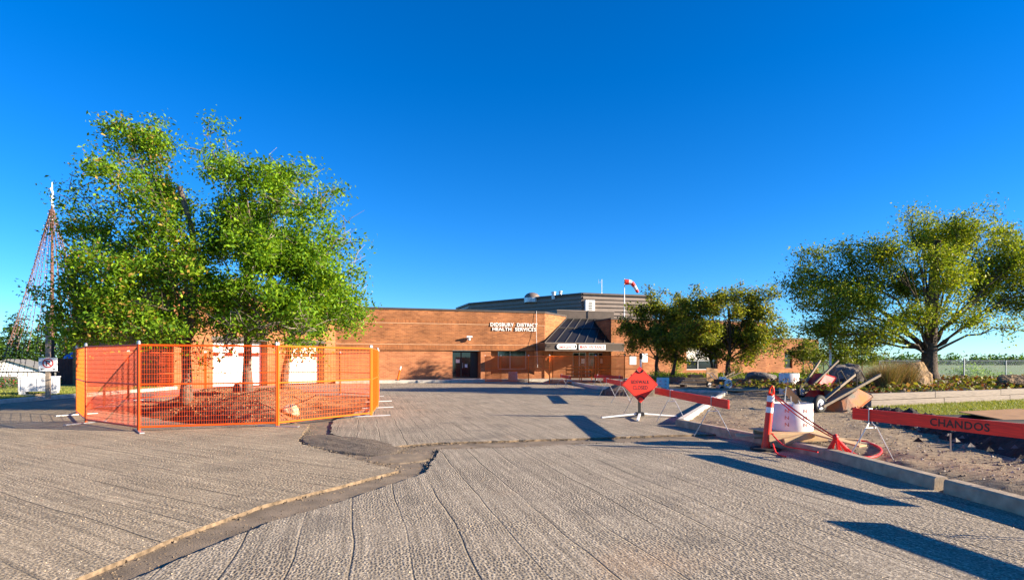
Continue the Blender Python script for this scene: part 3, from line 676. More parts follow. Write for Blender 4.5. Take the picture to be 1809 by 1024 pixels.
# letters
so = thing('building_sign', 'raised white letters DIDSBURY DISTRICT HEALTH SERVICES high on the brick wall', 'sign', (0, 0, 0))
def letters(txt, a_mid, z, h, width):
    co, polys = text_mesh(txt, h, 0, width)
    key = {}; par = {}
    def fnd(i):
        while par[i] != i: i = par[i]
        return i
    idx = [key.setdefault((round(x, 4), round(y, 4)), i) for i, (x, y) in enumerate(co)]
    for i in set(idx): par[i] = i
    for p in polys:
        for q in p[1:]: par[fnd(idx[q])] = fnd(idx[p[0]])
    comp = {}
    for p in polys: comp.setdefault(fnd(idx[p[0]]), []).append(p)
    for c in comp.values():
        used = sorted({i for p in c for i in p}); mp_ = {v: k for k, v in enumerate(used)}; k = len(used)
        fr = [WM.pt(a_mid + co[i][0], z + co[i][1], -.075) for i in used]; bk = [WM.pt(a_mid + co[i][0], z + co[i][1], -.02) for i in used]
        ps = [tuple(mp_[i] for i in p) for p in c]; cnt = {(p[i], p[(i + 1) % len(p)]) for p in ps for i in range(len(p))}
        mb = MB().add(fr + bk, ps + [(a, a + k, b + k, b) for a, b in cnt if (b, a) not in cnt]); mb.build('letter', M['white'], so)
letters('DIDSBURY  DISTRICT', (s_at(WM, 866) + s_at(WM, 949)) / 2, gz(573.6, 45.2), 0.275, s_at(WM, 949) - s_at(WM, 866))
letters('HEALTH  SERVICES', (s_at(WM, 869.5) + s_at(WM, 946.5)) / 2, gz(581.4, 45.2), 0.27, s_at(WM, 946.5) - s_at(WM, 869.5))
# flood light on the wall
sl = s_at(WM, 827.5); zl = gz(597, 44)
fl = thing('wall_light', 'white flood light fixed on the brick above the staff door', 'light', WM.pt(sl, zl, 0))
fl.rotation_euler = (0, 0, math.atan2(UD.y, UD.x))
MB().box((0, -.05, .02), (.16, .1, .12)).build('bracket', M['galv'], fl); MB().box((0, -.26, .06), (.42, .34, .10), M=Matrix.Rotation(-.25, 3, 'X')).build('hood', M['white'], fl)
MB().lathe([(0.0, -.12), (.10, -.10), (.13, 0), (.09, .06)], 14, (0, -.2, -.06)).build('lamp_globe', M['white'], fl, True)
# cable hanging off the parapet
cb = MB().tube([WM.pt(s_at(WM, 947), H + .14, .1), WM.pt(s_at(WM, 947), H + .16, -.08), WM.pt(s_at(WM, 946), 3.4, -.22), WM.pt(s_at(WM, 944), 1.0, -.75)], .014, 6).build('cable', M['white']); tag(cb, 'pale cable hanging from the parapet past the letters', 'cable')

# angled wing with the two ambulance doors: from C1 towards the camera's left
WD = Vector((-0.469, -0.883)); WEND = 11.64
WE = C1 + WD * WEND                     # its far corner
WG = Wall(WE, -WD)                      # s runs back towards C1
LG = WEND
D2 = (LG - 4.08, LG - 1.05); D1 = (LG - 9.38, LG - 5.72); ZD = 2.68
mb = MB(); WG.panel(mb, 0, LG, -.1, H, 0, 0.6, [(D1[0], D1[1], -.1, ZD), (D2[0], D2[1], -.1, ZD)]); fixn(mb.build('wall', M['brick'], bld))
wp(WG, 'parapet_cap', M['cap'], bld, (-.05, LG - .1, H, H + .14, -.05, .55))
wp(WG, 'soldier_course', M['brick_band'], bld, (-.012, LG - .02, 4.28, 4.58, -.012, 0))
for (a, b) in (D1, D2):
    wp(WG, 'lintel', M['cap'], bld, (a - .1, b + .1, ZD, ZD + .2, -.02, -.003))
    gd = None; rows = 5; zh = (ZD - .02) / rows
    gd = wp(WG, 'garage_door', M['frame_dark'], bld, (a, b, 0, ZD, .62, .66)); gd['label'] = 'white sectional ambulance bay door'
    for r_ in range(rows):
        wp(WG, 'panel', M['white'], gd, (a + .01, b - .01, .01 + r_ * zh, .01 + (r_ + 1) * zh - .012, .55, .61))
    for k in range(4):
        c = a + (b - a) * (k + .5) / 4
        wp(WG, 'pane', M['glass'], gd, (c - .27, c + .27, 3 * zh + .16, 4 * zh - .14, .535, .548))
# shaded end wall of the wing
WS = Wall(WE + Vector((-0.883, 0.469)) * 10, Vector((0.883, -0.469)))
mb = MB(); WS.box(mb, 0, 10, -.1, H, 0, .5); fixn(mb.build('wall', M['brick'], bld))
wp(WS, 'parapet_cap', M['cap'], bld, (-.05, 9.9, H, H + .14, -.05, .55))
# sunlit diagonal wall right of the main front
WQ = Wall(C2, Vector((0.469, 0.883))); LQ = 4.32
mb = MB(); WQ.box(mb, 0, LQ, -.1, H, 0, .45); fixn(mb.build('wall', M['brick'], bld))
wp(WQ, 'parapet_cap', M['cap'], bld, (.02, LQ, H, H + .14, -.05, .5)); wp(WQ, 'soldier_course', M['brick_band'], bld, (.02, LQ, 4.28, 4.58, -.012, 0)); 
# entrance canopy
WC = Wall((2.45, 43.6), UD); LC = 6.5; ZC0, ZC1 = 2.30, 2.80
cn = wp(WC, 'canopy', M['cap'], bld, (0, LC, ZC0, ZC1, 0, 3.2)); wp(WC, 'trim', M['siding'], cn, (-.02, LC + .02, ZC1, ZC1 + .06, -.03, 3.2), (-.02, LC + .02, ZC0 - .05, ZC0, -.03, .1))
# entrance back wall with doors
WB = Wall((3.3, 47.2), UD); LB = 6.2
mb = MB(); WB.panel(mb, 0, LB, -.1, 2.9, 0, .3, [(1.7, 2.9, .1, 2.2), (3.1, 4.9, .1, 2.2)]); fixn(mb.build('wall', M['brick_low'], bld))
for a0, a1 in ((1.7, 2.9), (3.1, 4.9)):
    e = wp(WB, 'entrance_door', M['glass'], bld, (a0, a1, .12, 2.2, .12, .16)); m_ = (a0 + a1) / 2
    wp(WB, 'frame', M['frame_alu'], e, (a0, a0 + .07, .12, 2.2, .05, .119), (a1 - .07, a1, .12, 2.2, .05, .119), (m_ - .04, m_ + .04, .12, 2.13, .05, .119), (a0 + .07, a1 - .07, 2.13, 2.2, .05, .119))
    wp(WB, 'notice', M['white_sign'], e, (m_ + .2, m_ + .5, 1.3, 1.7, .1, .118))
# glazed slope over the entrance
bl_, br_ = WC.pt(.55, ZC1 + .06, 1.6), WC.pt(LC - .1, ZC1 + .06, 1.6)
tl_ = Vector((4.62, 49.75, 5.05)); tr_ = tl_ + Vector((UD.x, UD.y, 0)) * 4.6
bl_, br_ = Vector(bl_), Vector(br_)
sk = MB().add([bl_, br_, tr_, tl_], [(0, 1, 2, 3)]).build('skylight', M['skyglass'], bld)
nsk = (br_ - bl_).cross(tl_ - bl_).normalized()
for k in range(8):
    f = k / 7; a = bl_.lerp(br_, f) + nsk * .04; b = tl_.lerp(tr_, f) + nsk * .04; MB().beam(a, b, .045, .07, nsk).build('mullion', M['mull'], sk)
for f in (.0, .6, 1.0):
    MB().beam(bl_.lerp(tl_, f) + nsk * .035, br_.lerp(tr_, f) + nsk * .035, .05, .06, nsk).build('mullion', M['mull'], sk)
WF = Wall((tl_.x - .8, tl_.y + .05), UD)
wp(WF, 'roof_fascia', M['cap'], bld, (0, 5.3, 4.95, 5.75, 0, 3)); wp(WF, 'trim', M['siding'], bld, (-.04, 5.34, 5.75, 5.82, -.04, 3))
# right block
R1 = WC.pt(LC - .25, 0, 1.7); R1 = Vector((R1[0], R1[1]))
WR = Wall(R1, UD); LR = 14.9
WX0, WX1 = s_at(WR, 1213), s_at(WR, 1268)
mb = MB(); WR.panel(mb, 0, LR, -.1, H - .4, 0, .5, [(WX0, WX1, .75, 2.75)]); fixn(mb.build('wall', M['brick_low'], bld))
wp(WR, 'parapet_cap', M['cap'], bld, (-.05, LR + .05, H - .4, H - .26, -.05, .55)); wp(WR, 'soldier_course', M['brick_band'], bld, (0, LR, 3.9, 4.2, -.012, 0))
ww = wp(WR, 'window', M['frame_alu'], bld, (WX0, WX0 + .06, .75, 2.75, .2, .3), (WX1 - .06, WX1, .75, 2.75, .2, .3), (WX0 + .06, WX1 - .06, .75, .82, .2, .3), (WX0 + .06, WX1 - .06, 2.68, 2.75, .2, .3), (WX0 + 1.2, WX0 + 1.26, .82, 2.68, .2, .3), (WX0 + .06, WX1 - .06, 1.5, 1.56, .21, .29))
wp(WR, 'pane', M['glass'], ww, (WX0 + .06, WX0 + 1.2, .82, 2.68, .25, .27)); wp(WR, 'pane', M['glass'], ww, (WX0 + 1.26, WX1 - .06, .82, 2.68, .25, .27))
wp(WR, 'blind', M['blind'], ww, (WX0 + .08, WX0 + 1.18, 1.62, 2.66, .235, .245)); wp(WR, 'blind', M['blind'], ww, (WX0 + 1.28, WX1 - .08, 1.62, 2.66, .235, .245))
for px_, zz in ((1118, 1.55), (1138, 1.75)):
    wp(WR, 'notice', M['white_sign'], bld, (s_at(WR, px_) - .3, s_at(WR, px_) + .3, zz - .35, zz + .35, -.03, -.004))
# return of the right block facing the skylight (in shade)
WT = Wall(R1 + Vector((-UD.y, UD.x)) * 6, Vector((UD.y, -UD.x)))
mb = MB(); WT.box(mb, 0, 6, -.1, H - .4, 0, .45); fixn(mb.build('wall', M['brick'], bld)); wp(WT, 'parapet_cap', M['cap'], bld, (0, 5.9, H - .4, H - .26, -.05, .5))
RE = R1 + UD * LR
WK = Wall(RE, Vector((-UD.y, UD.x))); mb = MB(); WK.box(mb, .02, 10, -.1, H - .4, 0, .45); fixn(mb.build('wall', M['brick_low'], bld))
# far lower wing
FW = Wall((RE.x - 2.2, RE.y + 10.4), UD); LF = 14
fx = [s_at(FW, p) for p in (1386, 1400, 1436, 1446)]
mb = MB(); FW.panel(mb, 0, LF, -.3, 3.9, 0, .4, [(fx[0], fx[1], .7, 2.4), (fx[2], fx[3], .7, 2.4)]); fixn(mb.build('wall', M['brick_low'], bld))
wp(FW, 'parapet_cap', M['cap'], bld, (-.05, LF + .05, 3.9, 4.05, -.06, .45))
for a, b in ((fx[0], fx[1]), (fx[2], fx[3])):
    q = wp(FW, 'window', M['frame_dark'], bld, (a, b, .7, .8, .1, .3), (a, b, 2.3, 2.4, .1, .3)); wp(FW, 'pane', M['glass'], q, (a, b, .8, 2.3, .2, .23))
# flat roof
roof = [C1 + ND * -.3, C2 + ND * -.3, C2 + Vector((.469, .883)) * 4.2 + Vector((-.4, .2)), C2 + Vector((.469, .883)) * 30, C1 + Vector((-6, 30)), WS.p + Vector((.469, .883)) * 25, WS.p + Vector((.3, .4)), WE + Vector((-.2, .45))]
fixn(MB().prism([(p.x, p.y) for p in roof], 4.8, 4.95).build('roof', M['roofing'], bld))
rr = [R1 + UD * .3 - ND * .3, RE - UD * .3 - ND * .3, RE - UD * .3 - ND * 12, R1 + UD * .3 - ND * 12]
fixn(MB().prism([(p.x, p.y) for p in rr], 4.3, 4.45).build('roof', M['roofing'], bld))
# penthouse with horizontal ribs
KC = Vector((gx(1029, 54), 54.0)); KL = Vector((gx(830, 63.5), 63.5)); KL2 = Vector((gx(808, 69), 69.0)); ZP = gz(518, 54)
KR = KC + UD * 7.2; KB = KR + Vector((-UD.y, UD.x)) * 12
fixn(MB().prism([(p.x, p.y) for p in (KL2, KL, KC, KR, KB)], 4.9, ZP - .1).build('penthouse', M['siding'], bld))
ph = [o for o in bld.children if o.name.startswith('penthouse')][0]
for a, b in ((KL2, KL), (KL, KC), (KC, KR)):
    wl = Wall(a, b - a); L_ = (b - a).length; k = 7; z = 5.0; dz = (ZP - .15 - z) / k
    for i in range(k): wp(wl, 'rib', M['siding'], ph, (0.02, L_ - .02, z + i * dz, z + (i + .62) * dz, -.13, 0))
    wp(wl, 'roof_edge', M['cap'], ph, (-.02, L_ + .06, ZP - .12, ZP + .05, -.2, .3))
PHW = Wall(KC, UD)
lv = wp(PHW, 'louvre_unit', M['white'], ph, (.15, 1.05, 5.55, 7.05, -.42, -.15))
for i in range(5): wp(PHW, 'slat', M['frame_dark'], lv, (.42, .78, 6.15 + i * .16, 6.24 + i * .16, -.44, -.422))
# things on the roof
t = thing('roof_dome', 'pale round dome vent on the penthouse roof', 'vent', (gx(940, 58), 58, ZP - .05))
MB().lathe([(0.78, 0), (.74, .25), (.55, .45), (.28, .56), (0.0, .6)], 20).build('dome', M['siding'], t, True); MB().lathe([(.8, -.4), (.8, .04), (.74, .06)], 20).build('collar', M['galv'], t)
for px_, h_, lab in ((978, .42, 'wider metal vent stack with cap on the penthouse roof'), (990, .5, 'slim metal vent stack beside the wider one on the penthouse roof')):
    t = thing('vent_stack', lab, 'vent', (gx(px_, 56), 56, ZP - .05), 0, 'vent stacks'); r_ = .2 if px_ == 978 else .15
    MB().lathe([(r_, -.3), (r_, h_ - .1)], 14).build('pipe', M['galv'], t, True); MB().lathe([(r_ * 1.25, h_ - .1), (r_ * 1.25, h_), (0, h_ + .05)], 14).build('cap', M['galv'], t)
t = thing('antenna', 'thin white antenna mast on the penthouse roof', 'antenna', (gx(1063, 58), 58, ZP - .05))
MB().tube([(0, 0, 0), (0, 0, 1.9)], .03, 6).build('mast', M['white'], t)
for a in (0, 2.1, 4.2): MB().tube([(0, 0, .6), (.35 * math.cos(a), .35 * math.sin(a), 0)], .02, 5).build('stay', M['white'], t)
MB().beam((-.3, 0, 1.6), (0, 0, 1.6), .03, .03).build('whip', M['white'], t); MB().beam((-.3, 0, 1.45), (-.3, 0, 1.9), .02, .02).build('whip', M['white'], t)
t = thing('windsock', 'red and white windsock on a white pole above the roof', 'windsock', (gx(1103, 50), 50, 4.4))
zt = gz(494, 50) - 4.4
MB().tube([(0, 0, 0), (0, 0, zt)], [.05, .035], 8).build('pole', M['white'], t); MB().lathe([(0, .1), (.05, .05), (.05, 0)], 8, (0, 0, zt)).build('finial', M['white'], t)
sp_ = [(0.05, 0, zt - .2), (.35, 0, zt - .2), (.62, 0, zt - .25), (.85, 0, zt - .55), (1.02, 0, zt - .85), (1.16, 0, zt - 1.1)]; rr_ = [.24, .22, .19, .16, .14, .11]
for i in range(5): MB().tube([sp_[i], sp_[i + 1]], [rr_[i], rr_[i + 1]], 10, False).build('sock_band', M['red_board'] if i % 2 == 0 else M['white'], t, True)
# signs on the canopy
zs = (ZC0 + ZC1) / 2 + .02
t = thing('entrance_sign', 'white sign with red MAIN ENTRANCE lettering on the canopy', 'sign'); a0, a1 = s_at(WC, 1022), s_at(WC, 1069)
wp(WC, 'board', M['white_sign'], t, (a0, a1, ZC0 + .04, ZC1 - .06, -.08, -.035)); text_obj('lettering', 'MAIN  ENTRANCE', .27, M['red_text'], t, WC.pt((a0 + a1) / 2, zs - .02, -.084), (UD.x, UD.y, 0), (0, 0, 1), 0, (a1 - a0) * .92)
t = thing('emergency_sign', 'white rounded sign with red EMERGENCY lettering on the canopy', 'sign'); a0, a1 = s_at(WC, 983), s_at(WC, 1018)
mb = MB(); nn = 10; prof = [(a0 + .2 + .2 * math.cos(math.pi / 2 + math.pi * i / nn), zs + .2 * math.sin(math.pi / 2 + math.pi * i / nn)) for i in range(nn + 1)] + [(a1 - .08, zs - .2), (a1, zs - .13), (a1, zs + .13), (a1 - .08, zs + .2)]
k = len(prof); mb.add([WC.pt(a, z, -.09) for a, z in prof] + [WC.pt(a, z, -.03) for a, z in prof], [tuple(range(k)), tuple(range(k, 2 * k))[::-1]] + [(i, (i + 1) % k, k + (i + 1) % k, k + i) for i in range(k)]); fixn(mb.build('board', M['white_sign'], t))
text_obj('lettering', 'EMERGENCY', .2, M['red_text'], t, WC.pt((a0 + a1) / 2 - .02, zs - .05, -.094), (UD.x, UD.y, 0), (0, 0, 1), 0, (a1 - a0) * .76)
wp(WC, 'emblem', M['frame_dark'], t, (a1 - .16, a1 - .06, zs - .1, zs + .1, -.096, -.091))

# ------------------------------------------------------------------ trees
def quick_mesh(name, V, n, k):
    me = bpy.data.meshes.new(name); me.vertices.add(n * k); me.vertices.foreach_set('co', V.astype(np.float32).ravel())
    me.loops.add(n * k); me.loops.foreach_set('vertex_index', np.arange(n * k, dtype=np.int32))
    me.polygons.add(n); me.polygons.foreach_set('loop_start', np.arange(0, n * k, k, dtype=np.int32)); me.update(calc_edges=True); return me
def leaves_mesh(name, P, size, cols, seed, up=0.35, aspect=0.5):
    r_ = np.random.default_rng(seed); n = len(P); P = np.asarray(P)
    nrm = r_.normal(0, 1, (n, 3)); nrm[:, 2] = np.abs(nrm[:, 2]) + up; nrm /= np.linalg.norm(nrm, axis=1)[:, None]
    t = r_.normal(0, 1, (n, 3)); t -= nrm * (t * nrm).sum(1)[:, None]; t /= np.linalg.norm(t, axis=1)[:, None]; b = np.cross(nrm, t)
    s = (size * r_.uniform(.5, 1.5, n))[:, None]
    V = np.empty((n, 4, 3)); V[:, 0] = P - t * s * .5; V[:, 1] = P + b * s * aspect * .5 + nrm * s * .08; V[:, 2] = P + t * s * .5; V[:, 3] = P - b * s * aspect * .5 + nrm * s * .08
    me = quick_mesh(name, V.reshape(-1, 3), n, 4)
    w_ = np.array([c[3] for c in cols]); C = np.array([c[:3] for c in cols])[r_.choice(len(cols), n, p=w_ / w_.sum())] * r_.uniform(.7, 1.3, (n, 1))
    at = me.attributes.new('tint', 'FLOAT_COLOR', 'POINT'); at.data.foreach_set('color', np.repeat(np.c_[C, np.ones(n)], 4, 0).ravel())
    me.materials.append(M['leaf']); return me
def bez(a, b, c, n): return [a * (1 - t) ** 2 + b * 2 * t * (1 - t) + c * t * t for t in [i / (n - 1) for i in range(n)]]
def make_tree(name, label, base, trunk, tr, clumps, nleaf, size, cols, seed, bark='bark', spurs=9, dry=0, cl=0.34, group=None, cat='tree', aspect=.5):
    """trunk: list of points (relative to base); clumps: (x,y,z,rx,ry,rz,weight) relative to base"""
    rd = random.Random(seed); rn = np.random.default_rng(seed)
    t = thing(name, label, cat, base, 0, group); mb = MB(); tw = MB()
    tp = [Vector(p) for p in trunk]; k = len(tp)
    mb.tube(tp, [tr * (1.35 if i == 0 else 1 - .55 * i / (k - 1)) for i in range(k)], 10)
    wsum = sum(c[6] * c[3] * c[4] * c[5] for c in clumps); P = []; twl = []
    for c in clumps:
        ce = Vector(c[:3]); r_ = Vector(c[3:6])
        # attach the limb at a point of the upper trunk lying below the clump
        f = min(max((ce.z * 0.5 - tp[0].z) / max(tp[-1].z - tp[0].z, .1), .35), .98); q = f * (k - 1); i = min(int(q), k - 2)
        a = tp[i].lerp(tp[i + 1], q - i); mid = a.lerp(ce, .5) + Vector((rd.uniform(-.25, .25), rd.uniform(-.25, .25), .18 * (ce - a).length * rd.uniform(.2, 1.0)))
        if ce.z < a.z + .3: mid.z = max(mid.z, a.z + .4)
        limb = bez(a, mid, ce, 8); lr = min(.062, tr * .27 * min(1.2, .5 + r_.length / 3))
        for p in range(1, 7): limb[p] = limb[p] + Vector((rd.gauss(0, .05), rd.gauss(0, .05), rd.gauss(0, .05)))
        mb.tube(limb, [lr * (1 - .75 * p / 7) for p in range(8)], 7)
        ns = max(5, int(spurs * (r_.x * r_.y * r_.z) ** .5)); nl = int(nleaf * c[6] * c[3] * c[4] * c[5] / wsum)
        ends = []
        for s in range(ns):
            dv = Vector(rn.normal(0, 1, 3)); dv.normalize(); rad = rd.random() ** .45
            e = ce + Vector((dv.x * r_.x, dv.y * r_.y, dv.z * r_.z)) * rad
            st = limb[rd.randrange(3, 8)]; m_ = st.lerp(e, .5) + Vector((rd.gauss(0, .15), rd.gauss(0, .15), rd.gauss(.08, .15)))
            br = bez(st, m_, e, 5); mb.tube(br, [lr * .3, lr * .22, lr * .15, lr * .09, .006], 5, False)
            ends.append((st, m_, e))
            for _ in range(3):
                o_ = br[rd.randrange(2, 5)]; e2 = o_ + Vector((rd.gauss(0, .3), rd.gauss(0, .3), rd.gauss(.05, .25)))
                mb.tube([o_, o_.lerp(e2, .5) + Vector((0, 0, .04)), e2], [.014, .010, .004], 4, False); ends.append((o_, o_.lerp(e2, .5), e2))
            for _ in range(dry):
                o_ = br[rd.randrange(2, 5)]; dd = (o_ - ce); dd = dd.normalized() if dd.length > .01 else Vector((0, 0, 1))
                e2 = o_ + dd * rd.uniform(.2, .6) + Vector((rd.gauss(0, .22), rd.gauss(0, .22), rd.uniform(-.05, .35)))
                tw.tube([o_, o_.lerp(e2, .5) + Vector((rd.gauss(0, .1), rd.gauss(0, .1), rd.gauss(0, .07))), e2], [.011, .008, .004], 4, False)
        m = len(ends); w_ = rn.random(m) ** 1.6 + .05; w_ /= w_.sum(); ch = rn.choice(m, nl, p=w_)
        E = np.array([[*e[2]] for e in ends]); S = np.array([[*e[1]] for e in ends]); f_ = rn.random(nl)[:, None] ** .6
        pos = S[ch] + (E[ch] - S[ch]) * f_ + np.clip(rn.normal(0, 1, (nl, 3)), -1.7, 1.7) * np.array([cl, cl, cl * .72]) * rn.random((nl, 1)) ** .35
        P.append(pos)
    mb.build('trunk', M[bark], t, True)
    if dry: o = tw.build('dead_twigs', M['twig'], t); o['kind'] = 'stuff'
    P = np.concatenate(P); me = leaves_mesh('crown', P, size, cols, seed + 1, aspect=aspect)
    c = bpy.data.objects.new('crown', me); col.objects.link(c); c.parent = t; c['kind'] = 'stuff'
    return t
def clump_px(lst, Y, bx, by, bz, depth=1.0):
    """(px, py, half-width px, half-height px, dY, weight) seen at distance Y -> clumps relative to the base"""
    out = []
    for px, py, hw, hh, dY, wt in lst:
        y = Y + dY; out.append((gx(px, y) - bx, y - by, gz(py, y) - bz, hw / F * y, max(hw, hh) / F * y * depth, hh / F * y, wt))
    return out
GREEN = [(0.14, 0.27, 0.014, 5), (0.21, 0.36, 0.016, 4), (0.075, 0.175, 0.012, 3), (0.29, 0.41, 0.022, 2)]
GREEN_TAN = [(c[0] * .95, c[1] * .95, c[2], c[3]) for c in GREEN] + [(0.46, 0.29, 0.07, .8), (0.38, 0.19, 0.06, .3)]
# left tree of the fenced pair
b1 = (gx(328, 18.3), 18.3); z1 = isl_h(*b1) - .05
make_tree('ash_tree', 'left of the two big fenced trees, with tan seed clusters, darker on its left side', (b1[0], b1[1], z1),
    [(0, 0, 0), (.03, .02, .8), (-.02, .05, 1.65), (.1, .1, 2.8), (.2, .2, 4.1), (.1, .2, 5.4), (-.3, .2, 6.8)], .165,
    clump_px([(245, 262, 62, 58, .5, 1), (200, 322, 55, 42, -.8, .9), (140, 345, 34, 32, .8, .6), (290, 330, 48, 55, 1.2, .9), (265, 400, 52, 48, -1.2, 1), (165, 412, 52, 40, .8, .9),
              (130, 500, 60, 44, -.5, 1.1), (215, 480, 62, 55, -1.8, 1.2), (300, 480, 58, 60, 1.6, 1.1), (120, 560, 48, 38, .8, 1.0), (190, 562, 62, 42, 1.5, 1.2), (265, 560, 62, 44, -1.4, 1.2), (330, 560, 45, 42, .3, 1.0), (228, 596, 42, 20, -2.0, .7), (355, 625, 18, 26, -.5, .5), (320, 410, 42, 50, -.6, .9), (340, 500, 42, 46, -1.6, 1.1), (375, 560, 40, 38, -1.2, 1.0), (150, 588, 60, 24, -1.5, 1.0), (290, 590, 55, 20, -2.2, .9), (165, 455, 50, 40, -1.4, .8), (230, 430, 50, 45, 1.4, .8)], 18.3, b1[0], b1[1], z1, .95),
    54000, .112, GREEN_TAN, 21, dry=0, cl=.31)
b2 = (gx(438, 18.5), 18.5); z2 = isl_h(*b2) - .05
make_tree('ash_tree', 'right of the two big fenced trees, brighter green with bare twigs at its top', (b2[0], b2[1], z2),
    [(0, 0, 0), (-.03, .02, .85), (.0, .0, 1.7), (-.05, -.1, 2.9), (.05, -.1, 4.1), (.1, 0, 5.4), (-.35, .1, 6.8)], .145,
    clump_px([(372, 258, 36, 44, .5, .55), (430, 300, 58, 45, -.8, .75), (500, 312, 42, 46, .6, .8), (395, 345, 42, 40, -.6, .7), (470, 385, 62, 45, .9, .9), (555, 370, 48, 40, -.6, .7), (375, 440, 48, 50, 1.5, .8),
              (450, 465, 62, 50, -1.6, 1.1), (540, 450, 62, 50, -.8, 1.15), (605, 440, 32, 34, .5, .7), (420, 545, 60, 40, 1.0, 1.0), (500, 530, 60, 45, -1.6, 1.15), (580, 515, 58, 45, .4, 1.1), (605, 565, 36, 30, -.7, 1.0), (545, 575, 45, 22, -1.6, .8), (470, 592, 36, 12, -1.2, .5), (393, 625, 26, 18, -1.6, .5), (420, 405, 50, 45, .4, .9), (510, 440, 50, 45, 1.2, .9), (400, 500, 50, 45, -1.2, 1.0), (600, 500, 44, 50, -.6, 1.0), (620, 540, 28, 40, .6, .9), (440, 585, 50, 16, -2.0, .7), (590, 400, 34, 36, .3, .6)], 18.5, b2[0], b2[1], z2, .95),
    62000, .112, GREEN, 22, dry=3, cl=.31)
b3 = (gx(500, 20.6), 20.6); z3 = isl_h(*b3) - .05
make_tree('ash_tree', 'slim leaning tree behind the second fenced trunk, by the right ambulance door', (b3[0], b3[1], z3), [(0, 0, 0), (.12, 0, 1.0), (.35, .05, 2.1), (.55, .05, 3.4)], .13,
    clump_px([(520, 560, 36, 30, 0, 1), (478, 545, 30, 30, .6, 1), (556, 548, 30, 26, .4, 1), (540, 618, 34, 10, -.5, .5)], 20.6, b3[0], b3[1], z3), 7000, .12, GREEN, 23, dry=1)
# big tree in the raised bed on the right
OL = [(0.18, 0.25, 0.020, 5), (0.27, 0.32, 0.024, 4), (0.10, 0.16, 0.016, 2.5), (0.38, 0.38, 0.03, 2.4)]
b4 = (gx(1642, 26), 26.0)
make_tree('spreading_tree', 'large spreading tree with a thick dark trunk in the raised bed', (b4[0], b4[1], BZ - .05), [(0, 0, 0), (-.02, 0, .6), (0, 0, 1.3), (.03, 0, 1.9), (.2, .1, 3.2), (.35, .2, 5.0), (.4, .1, 6.4)], .37,
    clump_px([(1430, 470, 34, 40, .3, .8), (1440, 545, 45, 42, -.8, 1.0), (1505, 455, 45, 42, .8, .9), (1510, 520, 52, 45, -1.4, 1.0), (1480, 585, 46, 22, .6, .8), (1575, 435, 48, 40, -.8, .9), (1590, 500, 50, 45, 2.0, 1.0), (1560, 570, 52, 28, -1.8, .8),
              (1640, 420, 48, 42, 1.0, .9), (1700, 405, 52, 36, -.8, .9), (1670, 480, 55, 45, -2.0, 1.0), (1755, 420, 48, 42, 1.4, .9), (1745, 490, 52, 45, .4, 1.0), (1810, 450, 50, 50, -.8, 1.0), (1800, 520, 52, 38, 1.2, .9), (1720, 560, 52, 24, -1.2, .55), (1650, 570, 40, 20, 1.5, .5), (1790, 575, 40, 16, -.5, .4), (1870, 490, 55, 55, .5, 1), (1885, 420, 40, 36, 0, .9), (1412, 505, 30, 40, .2, .8), (1445, 590, 44, 22, -.6, .8), (1530, 585, 50, 22, 1.2, .8), (1610, 380, 40, 22, 0, .6), (1690, 440, 50, 40, 1.8, .8), (1620, 550, 50, 30, -1.6, .7), (1470, 500, 44, 44, 1.6, .9)], 26, b4[0], b4[1], BZ, .95),
    98000, .11, OL, 24, 'bark_dark', dry=0, cl=.36, spurs=10)
# two round trees before the right block
DK = [(0.16, 0.20, 0.022, 5), (0.31, 0.33, 0.032, 4.5), (0.075, 0.105, 0.018, 3), (0.36, 0.31, 0.05, 1.4), (0.20, 0.10, 0.035, .5)]
b5 = (gx(1162, 40), 40.0)
make_tree('round_tree', 'bronze tinged round tree beside the main entrance', (b5[0], b5[1], BZ - .05), [(0, 0, 0), (-.1, 0, .8), (.0, 0, 1.6), (.1, 0, 3.0), (.2, 0, 4.5)], .14,
    clump_px([(1140, 548, 34, 28, .2, 1), (1185, 552, 40, 26, -.6, 1), (1120, 585, 34, 26, .5, 1), (1165, 592, 45, 32, -.8, 1.1), (1210, 590, 34, 34, .5, 1), (1112, 610, 24, 16, 0, .8), (1190, 628, 36, 16, -.3, .7), (1215, 560, 34, 34, .8, 1), (1100, 570, 20, 24, .2, .7), (1150, 525, 26, 12, 0, .6)], 40, b5[0], b5[1], BZ, .9), 26000, .16, DK, 25, 'bark_dark', cl=.3)
b5b = (gx(1187, 38.6), 38.6)
make_tree('round_tree', 'small multi-stemmed tree between the two round trees', (b5b[0], b5b[1], BZ - .05), [(0, 0, 0), (.15, 0, .7), (.3, 0, 1.5), (.35, 0, 2.6)], .12,
    clump_px([(1195, 600, 30, 24, 0, 1), (1222, 570, 34, 30, .2, 1), (1170, 620, 22, 16, 0, .8)], 38.6, b5b[0], b5b[1], BZ, .9), 5200, .165, DK, 26, 'bark_dark', cl=.3)
b6 = (gx(1287, 37), 37.0)
